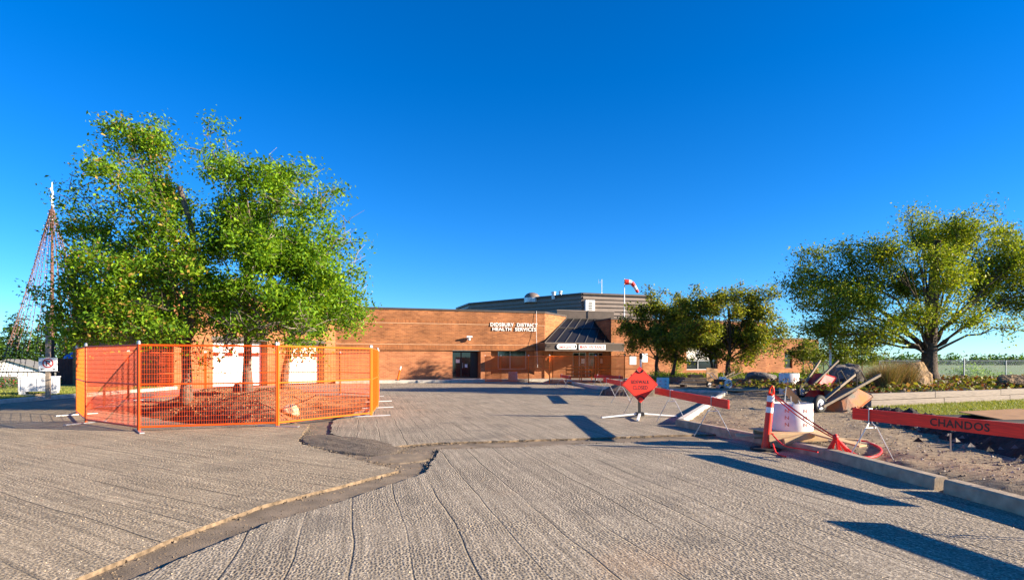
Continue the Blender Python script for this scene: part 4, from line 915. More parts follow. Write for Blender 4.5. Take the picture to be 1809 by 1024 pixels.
make_tree('round_tree', 'dense round tree with forked trunk in the middle of the raised bed', (b6[0], b6[1], BZ - .05), [(0, 0, 0), (-.05, 0, .7), (.05, 0, 1.5), (.1, 0, 2.8), (0, 0, 4.4)], .16,
    clump_px([(1230, 540, 36, 28, .3, 1), (1275, 535, 44, 28, -.6, 1), (1330, 538, 42, 28, .5, 1), (1365, 560, 26, 30, -.3, .9), (1235, 585, 38, 32, -.8, 1.1), (1290, 585, 50, 34, .8, 1.2), (1345, 598, 42, 34, -.6, 1.1), (1260, 622, 40, 16, .2, .8), (1325, 630, 34, 13, .2, .7), (1212, 600, 28, 28, .2, 1), (1378, 590, 18, 30, .3, .9), (1225, 520, 30, 14, .2, .7), (1300, 515, 40, 12, .1, .7), (1350, 515, 30, 12, .1, .6), (1372, 620, 20, 18, 0, .7)], 37, b6[0], b6[1], BZ, .9), 36000, .155, DK, 27, 'bark_dark', cl=.3)
b6b = (gx(1258, 38), 38.0)
make_tree('round_tree', 'slender V-stemmed tree behind the brown board', (b6b[0], b6b[1], BZ - .05), [(0, 0, 0), (.0, 0, .8), (-.2, 0, 1.6), (-.4, 0, 2.6)], .11,
    clump_px([(1240, 605, 28, 22, 0, 1), (1275, 600, 26, 22, .3, 1)], 38, b6b[0], b6b[1], BZ, .9), 3500, .165, DK, 28, 'bark_dark', cl=.3)
YG = [(0.20, 0.24, 0.03, 4), (0.13, 0.19, 0.025, 4), (0.26, 0.26, 0.05, 1.5)]
for i, (px_, Y_, top, lab) in enumerate(((1418, 40, 596, 'small yellow-green tree at the end of the brick block'), (1438, 44, 604, 'thin sapling left of the striped pole'), (1482, 38, 598, 'light green young tree right of the striped pole'), (1522, 41, 604, 'wispy young tree by the chain-link corner'))):
    b = (gx(px_, Y_), Y_); hh = (gz(top, Y_) - BZ)
    make_tree('young_tree', lab, (b[0], b[1], BZ - .05), [(0, 0, 0), (.05, 0, hh * .3), (0, 0, hh * .6), (.05, 0, hh * .85)], .055,
        [(-.5, .2, hh * .62, .7, .7, hh * .22, 1), (.5, -.2, hh * .6, .75, .7, hh * .22, 1), (0, .1, hh * .82, .7, .7, hh * .2, 1), (.1, -.4, hh * .42, .7, .6, hh * .12, .6)], 2600, .14, YG, 40 + i, cl=.22)
# trees far left behind the mast
CON = [(0.035, 0.085, 0.016, 5), (0.06, 0.13, 0.02, 4), (0.10, 0.18, 0.02, 2)]
for i, (px_, Y_, pxw, top, lab) in enumerate(((30, 62, 36, 548, 'dark green tree at the far left edge behind the mast'), (-18, 60, 30, 575, 'dark green tree cut by the picture edge'), (95, 64, 40, 540, 'dark tree directly behind the lit mast'), (150, 66, 45, 550, 'dark tree behind the maroon shed'))):
    b = (gx(px_, Y_), Y_); gzb = float(ground_z(np.array([b[0]]), np.array([b[1]]))[0]); hh = gz(top, Y_) - gzb; wv = pxw / F * Y_
    make_tree('background_tree', lab, (b[0], b[1], gzb - .1), [(0, 0, 0), (0, 0, hh * .4), (0, 0, hh * .85)], .22,
        [(0, 0, hh * .8, wv * .5, wv * .5, hh * .2, 1), (-wv * .45, 0, hh * .55, wv * .55, wv * .6, hh * .22, 1), (wv * .45, .3, hh * .55, wv * .55, wv * .6, hh * .22, 1), (0, -.5, hh * .35, wv * .9, wv * .8, hh * .2, 1.2)], 6500, .30, CON, 50 + i, 'bark_dark', cl=.5)
# shrubs
def shrub(px_, Y_, z, wv, hv, n, cols, lab, seed, size=.09):
    b = (gx(px_, Y_), Y_, z); r_ = np.random.default_rng(seed); t = thing('shrub', lab, 'shrub', b); mb = MB()
    for k in range(7):
        a = r_.uniform(0, 6.28); e = Vector((math.cos(a) * wv * .35, math.sin(a) * wv * .35, hv * r_.uniform(.6, .95))); mb.tube([(0, 0, -.05), e * .5 + Vector((0, 0, .05)), e], [.016, .011, .005], 5, False)
    mb.build('stems', M['bark_dark'], t)
    d = r_.normal(0, 1, (n, 3)); d /= np.linalg.norm(d, axis=1)[:, None]; lump = 1 + .3 * np.sin(d[:, :1] * 5 + seed) * np.cos(d[:, 1:2] * 4)
    P_ = d * np.array([wv / 2, wv / 2, hv / 2]) * r_.random((n, 1)) ** .4 * lump + np.array([0, 0, hv * .52])
    c = bpy.data.objects.new('foliage', leaves_mesh('foliage', P_, size, cols, seed)); col.objects.link(c); c.parent = t; c['kind'] = 'stuff'; return t
shrub(1166, 30.5, 0.0, 1.0, 1.0, 900, GREEN, 'leafy green shrub rising behind the small white tube', 61)
shrub(1432, 31, BZ, 1.2, .8, 700, YG, 'low yellow-green shrub behind the tall white tube', 62)
shrub(1195, 40.6, BZ, 1.0, 1.2, 700, GREEN, 'bright green shrub at the foot of the small multi-stemmed tree', 63)
shrub(1300, 36.3, BZ, .9, 1.0, 500, YG, 'pale green shrub under the dense round tree', 64)
for i, px_ in enumerate((1345, 1375, 1400)):
    shrub(px_, 33.5, BZ, 1.5, .35, 500, GREEN, ('low green ground plants left of the grey boulder', 'low green ground plants right of the grey boulder', 'low green ground plants by the tall tube')[i], 65 + i)
for i, (px_, Y_, lab) in enumerate(((1715, 44, 'tall weeds beyond the chain-link fence, left clump'), (1745, 47, 'tall weeds beyond the chain-link fence, middle clump'), (1790, 50, 'dark bushes beyond the chain-link fence by the tall post'))):
    gzb = float(ground_z(np.array([gx(px_, Y_)]), np.array([float(Y_)]))[0]); shrub(px_, Y_, gzb, 3.2, 1.7, 1300, GREEN if i < 2 else CON, lab, 71 + i, .16)
# ground cover on the bed
P = []; r2 = np.random.default_rng(5)
for _ in range(9000):
    a = r2.uniform(0.5, 24); q = r2.uniform(.15, 9) ** 1; p = TW0 + TWD * a + Vector((-TWD.y, TWD.x)) * (q * .8)
    P.append((p.x, p.y, BZ + .02 + r2.random() ** 2 * .24 * (.4 + float(vnoise(np.array([p.x]), np.array([p.y]))[0]))))
me = leaves_mesh('ground_cover', P, .13, [(0.12, 0.13, 0.025, 4), (0.24, 0.22, 0.04, 2.5), (0.10, 0.035, 0.025, 3.5), (0.26, 0.14, 0.07, 1.5), (0.05, 0.07, 0.015, 3)], 77, aspect=.75)
o = bpy.data.objects.new('ground_cover', me); col.objects.link(o); tag(o, 'mottled green and red ground cover on top of the raised bed', 'plants', kind='stuff')
P = []
for _ in range(3500):
    p = (r2.uniform(10, 23), r2.uniform(33, 46), BZ + r2.random() * .15)
    if inpoly(np.array([p[0]]), np.array([p[1]]), bed_poly)[0]: P.append(p)
me = leaves_mesh('bed_plants', P, .16, [(0.14, 0.19, 0.03, 4), (0.22, 0.23, 0.04, 3)], 78); o = bpy.data.objects.new('bed_plants', me); col.objects.link(o); tag(o, 'low greenery under the round trees', 'plants', kind='stuff')
# ornamental grass tufts
for i, (px_, Y_, n_, hh, lab) in enumerate(((1565, 20.6, 1700, .95, 'dry brown ornamental grass behind the muddy wheelbarrow'), (1598, 22.2, 1500, .95, 'tan ornamental grass against the big tan boulder'), (1548, 23.5, 900, .8, 'reddish grass clump near the fence corner post'))):
    b = (gx(px_, Y_), Y_, BZ); t = thing('grass_tuft', lab, 'grass tuft', b)
    P = [(random.gauss(0, .12), random.gauss(0, .12), 0) for _ in range(n_)]
    grass('blades', P, hh, .014, [(0.16, 0.13, 0.04), (0.34, 0.22, 0.10), (0.10, 0.12, 0.03), (0.28, 0.15, 0.08)], None, .38, t)
# far tree line across the fields
P = []
for k in range(150):
    x = r2.uniform(120, 900) if k < 110 else r2.uniform(-900, -300); y = r2.uniform(620, 760); hh = r2.uniform(6, 12); wv = r2.uniform(7, 18)
    n_ = 170; d = r2.normal(0, 1, (n_, 3)) * np.array([wv * .5, wv * .4, hh * .35]); P += (d + np.array([x, y, hh * .42 - 2.2])).tolist()
me = leaves_mesh('far_treeline', P, 2.4, CON, 79, aspect=.8); o = bpy.data.objects.new('far_treeline', me); col.objects.link(o); tag(o, 'distant line of trees on the horizon beyond the fields', 'trees', kind='stuff')

# ------------------------------------------------------------------ temporary orange fence panels
PW, PH_ = 2.84, 1.74
def fence_panel_meshes(amber):
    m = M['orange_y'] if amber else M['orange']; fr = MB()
    for x in (0.0, PW): fr.tube([(x, 0, .02), (x, 0, PH_ + .08)], .024, 8)
    for z in (.09, PH_ + .06): fr.tube([(0, 0, z), (PW, 0, z)], .021, 8)
    mid = MB().tube([(0, 0, .98), (PW, 0, .98)], .016, 8)
    wr = MB()
    for i in range(1, 57):
        x = PW * i / 57; wr.box((x, 0, PH_ / 2 + .075), (.005, .005, PH_ - .05))
    for j in range(1, 17):
        z = .09 + (PH_ - .03) * j / 17; wr.box((PW / 2, .0075, z), (PW - .04, .005, .005))
    br = MB()
    for x in (.0, PW): br.lathe([(.03, PH_ + .08), (.032, PH_ + .12), (.02, PH_ + .15), (0, PH_ + .16)], 8, (x, 0, 0))
    return [(nm, mm.mesh(nm, mt)) for nm, mm, mt in (('frame', fr, m), ('mid_rail', mid, m), ('wire_mesh', wr, m), ('post_caps', br, M['galv']))]
FM = {False: fence_panel_meshes(False), True: fence_panel_meshes(True)}
footm = MB().box((0, 0, .012), (.09, 1.0, .02)).tube([(0, 0, .02), (0, 0, .14)], .018, 8).mesh('foot', M['galv'])
def fence_panel(a, b, label, amber, group, foot_rot=0.0, za=0, zb=0):
    a = Vector(a); b = Vector(b); L = (b - a).length; ang = math.atan2(b.y - a.y, b.x - a.x)
    t = thing('fence_panel', label, 'fence panel', (a.x, a.y, za), ang, group); t.scale = (L / PW * .985, 1, 1); t.rotation_euler = (0, -math.atan2(zb - za, L), ang)
    for nm, me in FM[amber]:
        o = bpy.data.objects.new(nm, me); col.objects.link(o); o.parent = t
        if nm == 'wire_mesh': o['kind'] = 'stuff'
    o = bpy.data.objects.new('foot', footm); col.objects.link(o); o.parent = t; o.rotation_euler = (0, 0, foot_rot); o.location = (0.0, 0, 0)
    return t
FP = [(-11.9, 16.1), (-10.06, 13.9), (-7.79, 12.3), (-5.24, 13.2), (-3.74, 15.7), (-4.22, 18.5), (-4.85, 21.4), (-5.6, 24.3), (-7.6, 26.0), (-10.4, 26.2), (-13.0, 24.9), (-14.3, 21.9), (-13.1, 18.9)]
FLAB = ['leftmost fence panel, seen nearly edge-on in bright amber', 'front fence panel left of the tallest post, red-looking against the shaded wall', 'wide front fence panel before the mulch trench', 'amber front fence panel before the pale stone', 'amber fence panel seen edge-on at the right end of the tree enclosure',
        'right side fence panel behind the edge-on amber one', 'right side fence panel nearest the brick wall', 'back fence panel at the right rear corner', 'back fence panel before the right ambulance door', 'back fence panel before the left ambulance door', 'back left fence panel near the shaded brick', 'left side rear fence panel', 'left side fence panel joining the leftmost one']
for i in range(13):
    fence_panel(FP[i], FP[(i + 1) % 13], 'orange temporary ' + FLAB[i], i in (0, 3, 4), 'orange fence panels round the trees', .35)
EP = [(gx(857, 40.5), 40.5), (gx(885, 40.2), 40.2), (gx(934, 39.6), 39.6), (gx(971, 37.6), 37.6), (gx(1053, 37.9), 37.9), (gx(1104, 38.4), 38.4), (gx(1136, 38.2), 38.2)]
ELAB = ['narrow orange fence panel right of the staff door', 'orange fence panel before the wall window', 'orange fence panel slanting towards the canopy', 'orange fence panel before the EMERGENCY sign', 'orange fence panel before the main entrance doors', 'orange fence panel left of the bronze tree']
nw = MB()
for i in range(1, 115): nw.box((PW * i / 115, .01, PH_ / 2 + .075), (.007, .005, PH_ - .05))
for j in range(1, 50): nw.box((PW / 2, .018, .09 + (PH_ - .03) * j / 50), (PW - .04, .005, .006))
nwm = nw.mesh('netting', M['orange_y'])
for i in range(6):
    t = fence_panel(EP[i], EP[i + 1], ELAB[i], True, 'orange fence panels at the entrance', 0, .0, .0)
    if i in (0, 1, 3, 4):
        o = bpy.data.objects.new('netting', nwm); col.objects.link(o); o.parent = t; o['kind'] = 'stuff'
def barrier_gate(x, y, wv, label):
    t = thing('barrier_gate', label, 'barrier', (x, y, .05), R(8), 'orange barrier gates'); hh = 1.05
    for s in (0, wv): MB().tube([(s, 0, 0), (s, 0, hh)], .03, 8).build('upright', M['orange_y'], t); MB().box((s, 0, .02), (.08, .5, .04)).build('foot', M['orange'], t)
    for z in (.3, .55, .8, hh - .02): MB().box((wv / 2, -.01, z), (wv, .03, .09)).build('rail', M['orange_y'] if z > .7 else M['orange'], t)
barrier_gate(gx(1056, 41.5), 41.5, .95, 'orange barrier gate right of the entrance doors')
barrier_gate(gx(1000, 40.6), 40.6, 1.1, 'low orange barrier gate before the entrance doors')
barrier_gate(gx(1024, 42.0), 42.0, .9, 'orange barrier gate between the two others under the canopy')

# ------------------------------------------------------------------ barricades: painted board on wire A-stands
def barricade(a, b, ztop, label, stands, text=None, hgt=.165, lean=0.0, name='barricade', tpos=.5):
    a = Vector(a); b = Vector(b); L = (b - a).length; ang = math.atan2(b.y - a.y, b.x - a.x)
    t = thing(name, label, 'barricade', (a.x, a.y, 0), ang, 'red board barricades')
    bd = MB().box((L / 2, 0, ztop - hgt / 2), (L, .038, hgt)).build('board', M['red_board'], t, bevel=.004)
    for s in stands:
        st = MB(); x = s * L
        for sy in (-1, 1):
            q = sy * .028
            st.tube([(x, q, ztop + .01), (x, q * 1.05, ztop - hgt - .03), (x + .02, sy * .09, ztop - hgt - .09), (x + sy * .10, sy * .33, .0)], .0085, 6)
        st.tube([(x, -.03, ztop + .012), (x, .03, ztop + .012)], .011, 6); st.tube([(x, -.1, ztop - hgt - .1), (x, .1, ztop - hgt - .1)], .007, 6)
        st.build('wire_stand', M['galv'], t)
    if text:
        text_obj('stencil', text, hgt * .6, M['black'], bd, (L * tpos, -.0215, ztop - hgt * .5), (1, 0, 0), (0, 0, 1), 0, .74)
    return t
barricade((5.1, 8.8), (5.98, 5.55), .765, 'red-orange barricade board stencilled CHANDOS on wire stands', (.09, .86), 'CHANDOS', tpos=.475)
barricade((5.25, 4.95), (5.9, 1.8), .765, 'barricade past the picture edge whose shadow falls on the near asphalt', (.1, .88))
barricade((3.8, 15.6), (3.9, 10.6), .765, 'red-orange barricade board ending right above the pale kerb', (.29, .84))
barricade((3.86, 24.8), (3.82, 19.9), .765, 'red-orange barricade board behind the diamond sign', (.2, .85))
barricade((2.75, 33.5), (2.95, 29.6), .72, 'far barricade on crossed stands left of the entrance', (.15, .9))
barricade((4.6, 32.8), (5.6, 29.8), .72, 'far barricade on crossed stands below the main entrance', (.12, .9))

# ------------------------------------------------------------------ SIDEWALK CLOSED sign
t = thing('roadwork_sign', 'red-orange diamond sign reading SIDEWALK CLOSED on a folding stand', 'sign', (gx(1131, 15.3), 15.3, 0), R(6))
S_ = .335 * 1.414; cz = gz(679, 15.3); Rm = Matrix.Rotation(R(-5), 3, 'X')
def dia(s, y): return [Rm @ Vector(v) + Vector((0, 0, cz)) for v in ((0, y, -s), (s, y, 0), (0, y, s), (-s, y, 0))]
mb = MB(); mb.add(dia(S_, -.006) + dia(S_, .006), [(0, 1, 2, 3), (7, 6, 5, 4), (0, 4, 5, 1), (1, 5, 6, 2), (2, 6, 7, 3), (3, 7, 4, 0)]); bd = mb.build('sign_panel', M['sign_red'], t)
mb = MB(); a_, b_ = S_ * .955, S_ * .93; A_, B_ = dia(a_, -.0085), dia(b_, -.0085); mb.add(A_ + B_, [(i, (i + 1) % 4, 4 + (i + 1) % 4, 4 + i) for i in range(4)]); mb.build('border', M['black'], bd)
for txt, dz, wv in (('SIDEWALK', .07, .50), ('CLOSED', -.075, .40)):
    text_obj('lettering', txt, .105, M['black'], bd, Rm @ Vector((0, -.009, dz)) + Vector((0, 0, cz)), (1, 0, 0), Rm @ Vector((0, 0, 1)), 0, wv)
for sg in (1, -1):
    pts_ = [Rm @ Vector((.085 * math.cos(q), -.014, sg * (S_ - .09) - sg * .075 * math.sin(q))) + Vector((0, 0, cz)) for q in [math.pi * i / 8 for i in range(9)]]
    MB().tube(pts_, .016, 6).build('corner_clip', M['black'], bd)
MB().beam((0, .06, .05), (0, .085, cz + .12), .05, .06, (1, 0, 0)).build('mast', M['black'], t); MB().box((0, .03, .09), (.2, .16, .1)).build('hub', M['black'], t, bevel=.01)
for x, y in ((-1.05, -.12), (-.38, -.95), (1.0, .05), (.45, .85)): MB().beam((x * .08, y * .08 + .03, .1), (x, y, .025), .06, .032).build('leg', M['white'], t, bevel=.004)
for x in (-.22, .22): MB().tube([(x * .2, .06, cz - .05), (x * 1.3, .55, .02)], .008, 6).build('strut', M['galv'], t)

# ------------------------------------------------------------------ delineator post
t = thing('delineator_post', 'orange delineator post with two white bands and a loop top', 'delineator', (gx(1352, 9.7), 9.7, 0)); lean = Matrix.Rotation(R(6), 3, 'Y')
def lz(prof, n=18): return MB().lathe(prof, n, (0, 0, 0), M=lean)
lz([(.072, .03), (.068, .09), (.060, .14), (.056, .9), (.045, .93), (0, .94)]).build('tube', M['delin'], t, True)
for z0, z1 in ((.62, .71), (.80, .90)): lz([(.0585, z0), (.0580, z1)]).build('band', M['white'], t, True)
MB().tube([lean @ Vector((.035 * math.cos(q) * 1.1, 0, .93 + .125 * math.sin(q))) for q in [math.pi * i / 10 for i in range(11)]], .016, 8).build('loop', M['delin'], t, True)
mb = MB(); mb.prism([(.24 * math.cos(i * math.pi / 4 + .39), .24 * math.sin(i * math.pi / 4 + .39)) for i in range(8)], .004, .04); mb.build('base', M['rubber'], t, bevel=.006)

# ------------------------------------------------------------------ white card tubes
def card_tube(x, y, z, r_, h, label, group='white card tubes', print_=True, tilt=0):
    t = thing('card_tube', label, 'card tube', (x, y, z), 0, group)
    MB().lathe([(r_, 0), (r_, h), (r_ - .012, h), (r_ - .012, .01), (r_, 0)], 36).build('tube', M['tubecard'], t, True)
    if print_:
        for row in range(3):
            for ph_ in (-2.25, -1.35, -.55):
                zc = h * (.25 + .25 * row)
                def mp(u, v, ph_=ph_, zc=zc): a = ph_ + u / r_; return ((r_ + .002) * math.cos(a), (r_ + .002) * math.sin(a), zc + v)
                text_obj('print', 'N', h * .13, M['print'], t, (0, 0, 0), (1, 0, 0), (0, 0, 1), 0, h * .14, mp)
    return t
TX, TY = gx(1399, 10.15), 10.15
card_tube(TX, TY, .285, .33, .46, 'short wide white card tube on the plywood behind the delineator')
card_tube(gx(1394, 24.5), 24.5, .05, .39, .92, 'tall white card tube at the corner of the raised bed')
card_tube(gx(1171, 29), 29, 0, .30, .66, 'small white card tube right of the diamond sign')
card_tube(gx(906, 40.9), 40.9, .12, .32, .62, 'white drum standing before the wall window', print_=False)
t = thing('folded_stand', 'folded barricade end with wire legs sticking out of the short tube', 'barricade stand', (TX, TY, .36))
MB().beam((-.10, .02, .62), (.13, .05, .40), .04, .12, (.5, -.3, 1)).build('board', M['card'], t)
for p, q in (((-.1, 0, .66), (-.14, .05, .0)), ((-.09, .05, .55), (-.02, .1, .0)), ((.12, .03, .44), (.26, .02, .0)), ((.13, .07, .42), (.30, .08, .0)), ((-.02, 0, .5), (.02, 0, .0))): MB().tube([p, q], .009, 6).build('wire_leg', M['galv'], t)

# ------------------------------------------------------------------ scrap lumber, tape
def plank(a, b, wdt, th, mat_, label, roll=(0, 0, 1), cat='plank', name='plank'):
    a = Vector(a); b = Vector(b); mid = (a + b) / 2; o = MB().beam(a - mid, b - mid, wdt, th, roll).build(name, mat_, None, bevel=.004); o.location = mid; return tag(o, label, cat)
def PK(px, py, z): x, y = g(px, py, z); return (x, y, z)
ply = MB().box((0, 0, 0), (.95, .8, .018)).build('plywood_sheet', M['ply'], None); ply.location = (TX - .12, TY - .06, .274); ply.rotation_euler = (0, 0, .12); tag(ply, 'small plywood sheet under the short white tube', 'plywood')
plank((TX - .62, TY - .50, .205), (TX + .38, TY - .42, .205), .04, .12, M['ply'], 'plank on edge under the front of the plywood sheet')
plank((TX - .55, TY + .28, .18), (TX + .4, TY + .33, .18), .04, .17, M['lumber'], 'plank on edge under the back of the plywood sheet')
plank((TX + .10, TY - .50, .29), (TX + .50, TY - 1.22, .175), .20, .026, M['ply'], 'wide pale board sloping from the plywood to the kerb')
plank((TX - .40, TY - .56, .155), (TX + .12, TY - .50, .26), .05, .10, M['ply'], 'short board leaning below the plywood sheet')
plank((TX + .3, TY + .1, .11), (TX + 1.15, TY - .45, .10), .09, .03, M['lumber'], 'long thin lath on the gravel right of the tube')
plank((TX + .45, TY + .35, .11), (TX + 1.25, TY - .1, .11), .13, .03, M['ply'], 'pale notched board on the gravel behind the lath')
plank((TX - .95, TY + .05, .18), (TX - .35, TY - .05, .18), .07, .04, M['lumber'], 'short stub of lumber left of the plywood, resting on the kerb')
for i, (px_, py_, lean_, lab) in enumerate(((1448, 775, .03, 'rusty stake in the gravel beside the short tube'), (1518, 786, .04, 'rusty stake behind the tape loop'), (1679, 800, 0, 'short stake in the black soil below the CHANDOS board'))):
    x, y = g(px_, py_, .08); o = MB().tube([(0, 0, -.05), (lean_, 0, .24)], .012, 6).build('stake', M['post_wood']); o.location = (x, y, grav_h(x, y) if i < 2 else .14); tag(o, lab, 'stake', 'stakes')
top = Vector((gx(1352, 9.7) + .15, 9.66, .90)); kn = Vector(PK(1476, 772, .33)); 
def sag(a, b, s, n=9): return [Vector(a).lerp(Vector(b), i / (n - 1)) - Vector((0, 0, s * 4 * (i / (n - 1)) * (1 - i / (n - 1)))) for i in range(n)]
rp = thing('tape_bundle', 'red flagging tape tied from the delineator to a knot and trailing loop', 'tape', (0, 0, 0))
MB().tube(sag(top, kn, .02), .013, 6).build('strand', M['rope'], rp); MB().tube(sag(top + Vector((0, .02, -.03)), kn + Vector((.01, 0, -.03)), .05), .010, 6).build('strand', M['rope'], rp)
MB().lathe([(0, -.05), (.035, -.03), (.045, 0), (.03, .04), (0, .05)], 10, tuple(kn)).build('knot', M['rope'], rp, True)
for k in range(8):
    e = kn + Vector((random.uniform(-.12, .2), random.uniform(-.12, .1), -kn.z + .10)); MB().beam(kn, e, .028, .006, (random.random(), 1, 0)).build('tail', M['rope'], rp)
lp = [kn] + [Vector(PK(*p)) for p in ((1500, 795, .12), (1520, 806, .10), (1545, 806, .10), (1557, 797, .10), (1550, 788, .11), (1530, 780, .11), (1515, 778, .12))]
def smooth_path(pts, n=6):
    out = []
    for i in range(len(pts) - 1):
        p0, p1, p2, p3 = pts[max(i - 1, 0)], pts[i], pts[i + 1], pts[min(i + 2, len(pts) - 1)]
        for k in range(n):
            t_ = k / n; out.append(.5 * ((2 * p1) + (p2 - p0) * t_ + (2 * p0 - 5 * p1 + 4 * p2 - p3) * t_ ** 2 + (3 * p1 - p0 - 3 * p2 + p3) * t_ ** 3))
    return out + [pts[-1]]
MB().tube(smooth_path(lp), .018, 6).build('loop', M['rope'], rp, True)
lo_ = [Vector((gx(1352, 9.7) + .08, 9.6, .26)), Vector(PK(1385, 786, .17)), Vector(PK(1420, 793, .165)), Vector(PK(1445, 798, .16))]
MB().tube(smooth_path(lo_), .012, 6).build('strand', M['rope'], rp); MB().tube(smooth_path([Vector((gx(1352, 9.7) + .06, 9.55, .12)), Vector(PK(1372, 800, .02)), Vector(PK(1388, 806, .02))]), .014, 6).build('strand', M['rope'], rp)

# ------------------------------------------------------------------ wheelbarrows, tipped upside down
def wheelbarrow(base, rz, pitch, paint, label, scale=1.0):
    t = thing('wheelbarrow', label, 'wheelbarrow', base, 0, 'overturned wheelbarrows')
    T = Matrix.Rotation(rz, 4, 'Z') @ Matrix.Rotation(-pitch, 4, 'Y') @ Matrix.Rotation(math.pi, 4, 'X') @ Matrix.Scale(scale, 4)
    def part(mb, nm, m, par=t, sm=False, bev=0):
        mb.v = [tuple(T @ Vector(v)) for v in mb.v]; return mb.build(nm, m, par, sm, bev)
    rim = [(-.05, .30), (.35, .34), (.95, .33), (1.02, .25)]; flo = [(.18, .16), (.35, .2), (.75, .19), (.80, .14)]
    vs = [(x, y, .42) for x, y in rim] + [(x, -y, .42) for x, y in rim[::-1]] + [(x, y, .12) for x, y in flo] + [(x, -y, .12) for x, y in flo[::-1]]
    part(MB().add(vs, [(i, (i + 1) % 8, 8 + (i + 1) % 8, 8 + i) for i in range(8)] + [tuple(range(8, 16))]), 'tub', paint, t, False, .02)
    part(MB().tube([vs[i] for i in (0, 1, 2, 3, 4, 5, 6, 7, 0)], .014, 6), 'rim', paint)
    for s in (-1, 1):
        part(MB().beam((-.30, s * .09, .02), (1.42, s * .30, .10), .055, .055), 'handle', M['handle_wood'], t, False, .004)
        part(MB().tube([(.72, s * .2, .08), (.80, s * .24, -.24), (.95, s * .24, -.24), (1.02, s * .24, .06)], .014, 6), 'leg', M['frame_dark'])
    yr = Matrix.Rotation(R(90), 3, 'X')
    w_ = part(MB().lathe([(.12, -.045), (.17, -.05), (.20, -.02), (.20, .02), (.17, .05), (.12, .045)], 22, (-.27, 0, -.02), M=yr), 'wheel', M['rubber'], t, True)
    part(MB().lathe([(.0, -.06), (.045, -.06), (.05, -.03), (.13, -.035), (.13, .035), (.05, .03), (.045, .06), (0, .06)], 18, (-.27, 0, -.02), M=yr), 'rim_disc', M['grey_box'], w_)
    return t
wheelbarrow((gx(1462, 15.9), 15.9, .44), R(24), R(26), M['barrow_worn'], 'muddy orange and grey wheelbarrow overturned before the timber wall end', 1.22)
wheelbarrow((gx(1424, 22.6), 22.6, .50), R(30), R(38), M['barrow_red'], 'red wheelbarrow overturned behind the muddy one', 1.25)
wheelbarrow((gx(1262, 31), 31, .34), R(12), R(26), M['barrow_yellow'], 'yellow wheelbarrow overturned under the round trees', 1.05)

# ------------------------------------------------------------------ rocks
def rock(loc, size, mat_, label, seed, rz=0.0, cuts=9, group=None):
    r_ = random.Random(seed); bm = bmesh.new(); bmesh.ops.create_icosphere(bm, subdivisions=5, radius=1)
    pl = []
    for _ in range(cuts):
        n_ = Vector((r_.gauss(0, 1), r_.gauss(0, 1), r_.gauss(.2, .8))).normalized(); pl.append((n_, r_.uniform(.55, .85)))
    for v in bm.verts:
        for n_, d_ in pl:
            e = v.co.dot(n_) - d_
            if e > 0: v.co -= n_ * e * .92
        q = v.co; v.co += v.co.normalized() * .05 * (math.sin(q.x * 7 + seed) + math.sin(q.y * 9 + 2 * seed) * math.sin(q.z * 8))
        e = float(fbm(np.array([q.x * 3 + seed]), np.array([q.y * 3 + q.z * 4]), seed, 4)[0]) - .5; v.co += v.co.normalized() * e * .16
        v.co.x *= size[0]; v.co.y *= size[1]; v.co.z *= size[2]
    me = bpy.data.meshes.new('boulder'); bm.to_mesh(me); bm.free(); me.materials.append(mat_)
    o = bpy.data.objects.new('boulder', me); col.objects.link(o); o.location = loc; o.rotation_euler = (0, 0, rz); tag(o, label, 'boulder', group); return o
def R_(px, Y, z): return (gx(px, Y), Y, z)
rock(R_(1612, 22.8, BZ + .35), (.85, .7, .72), M['rock_tan'], 'large jagged tan boulder left of the thick trunk', 3, .4, 15)
rock(R_(1494, 24.5, BZ + .45), (.75, .6, .62), M['rock_grey'], 'big dark boulder behind the red wheelbarrow', 5, .2)
rock(R_(1345, 31.0, BZ + .12), (.78, .6, .42), M['rock_grey'], 'low grey boulder on the bed below the dense round tree', 8)
rock(R_(1793, 22.8, BZ + .14), (.85, .55, .36), M['rock_tan'], 'flat brown boulder near the right picture edge', 12, -.3)
rock((gx(514, 16.6), 16.6, isl_h(gx(514, 16.6), 16.6) + .14), (.27, .22, .22), M['rock_pale'], 'pale block of stone behind the amber front fence panel', 17)
rock((gx(424, 18.9), 18.9, isl_h(gx(424, 18.9), 18.9) + .1), (.22, .22, .30), M['rock_grey'], 'small pointed grey stone by the right fenced trunk', 19)
RUB = ['first lump of rubble in the trench, nearest the tall fence post', 'second lump of rubble along the fenced trench', 'middle lump of rubble along the fenced trench', 'fourth lump of rubble, left of the amber panel', 'last lump of rubble in the trench, behind the amber panel']
for i in range(5):
    x = gx(330 + i * 55, 14.6 + .1 * i); y = 14.6 + .2 * (i % 3); rock((x, y, isl_h(x, y) + .04), (.12, .1, .08), M['rock_pale' if i % 2 else 'rock_grey'], RUB[i], 30 + i, i, 6, 'rubble stones in the trench')

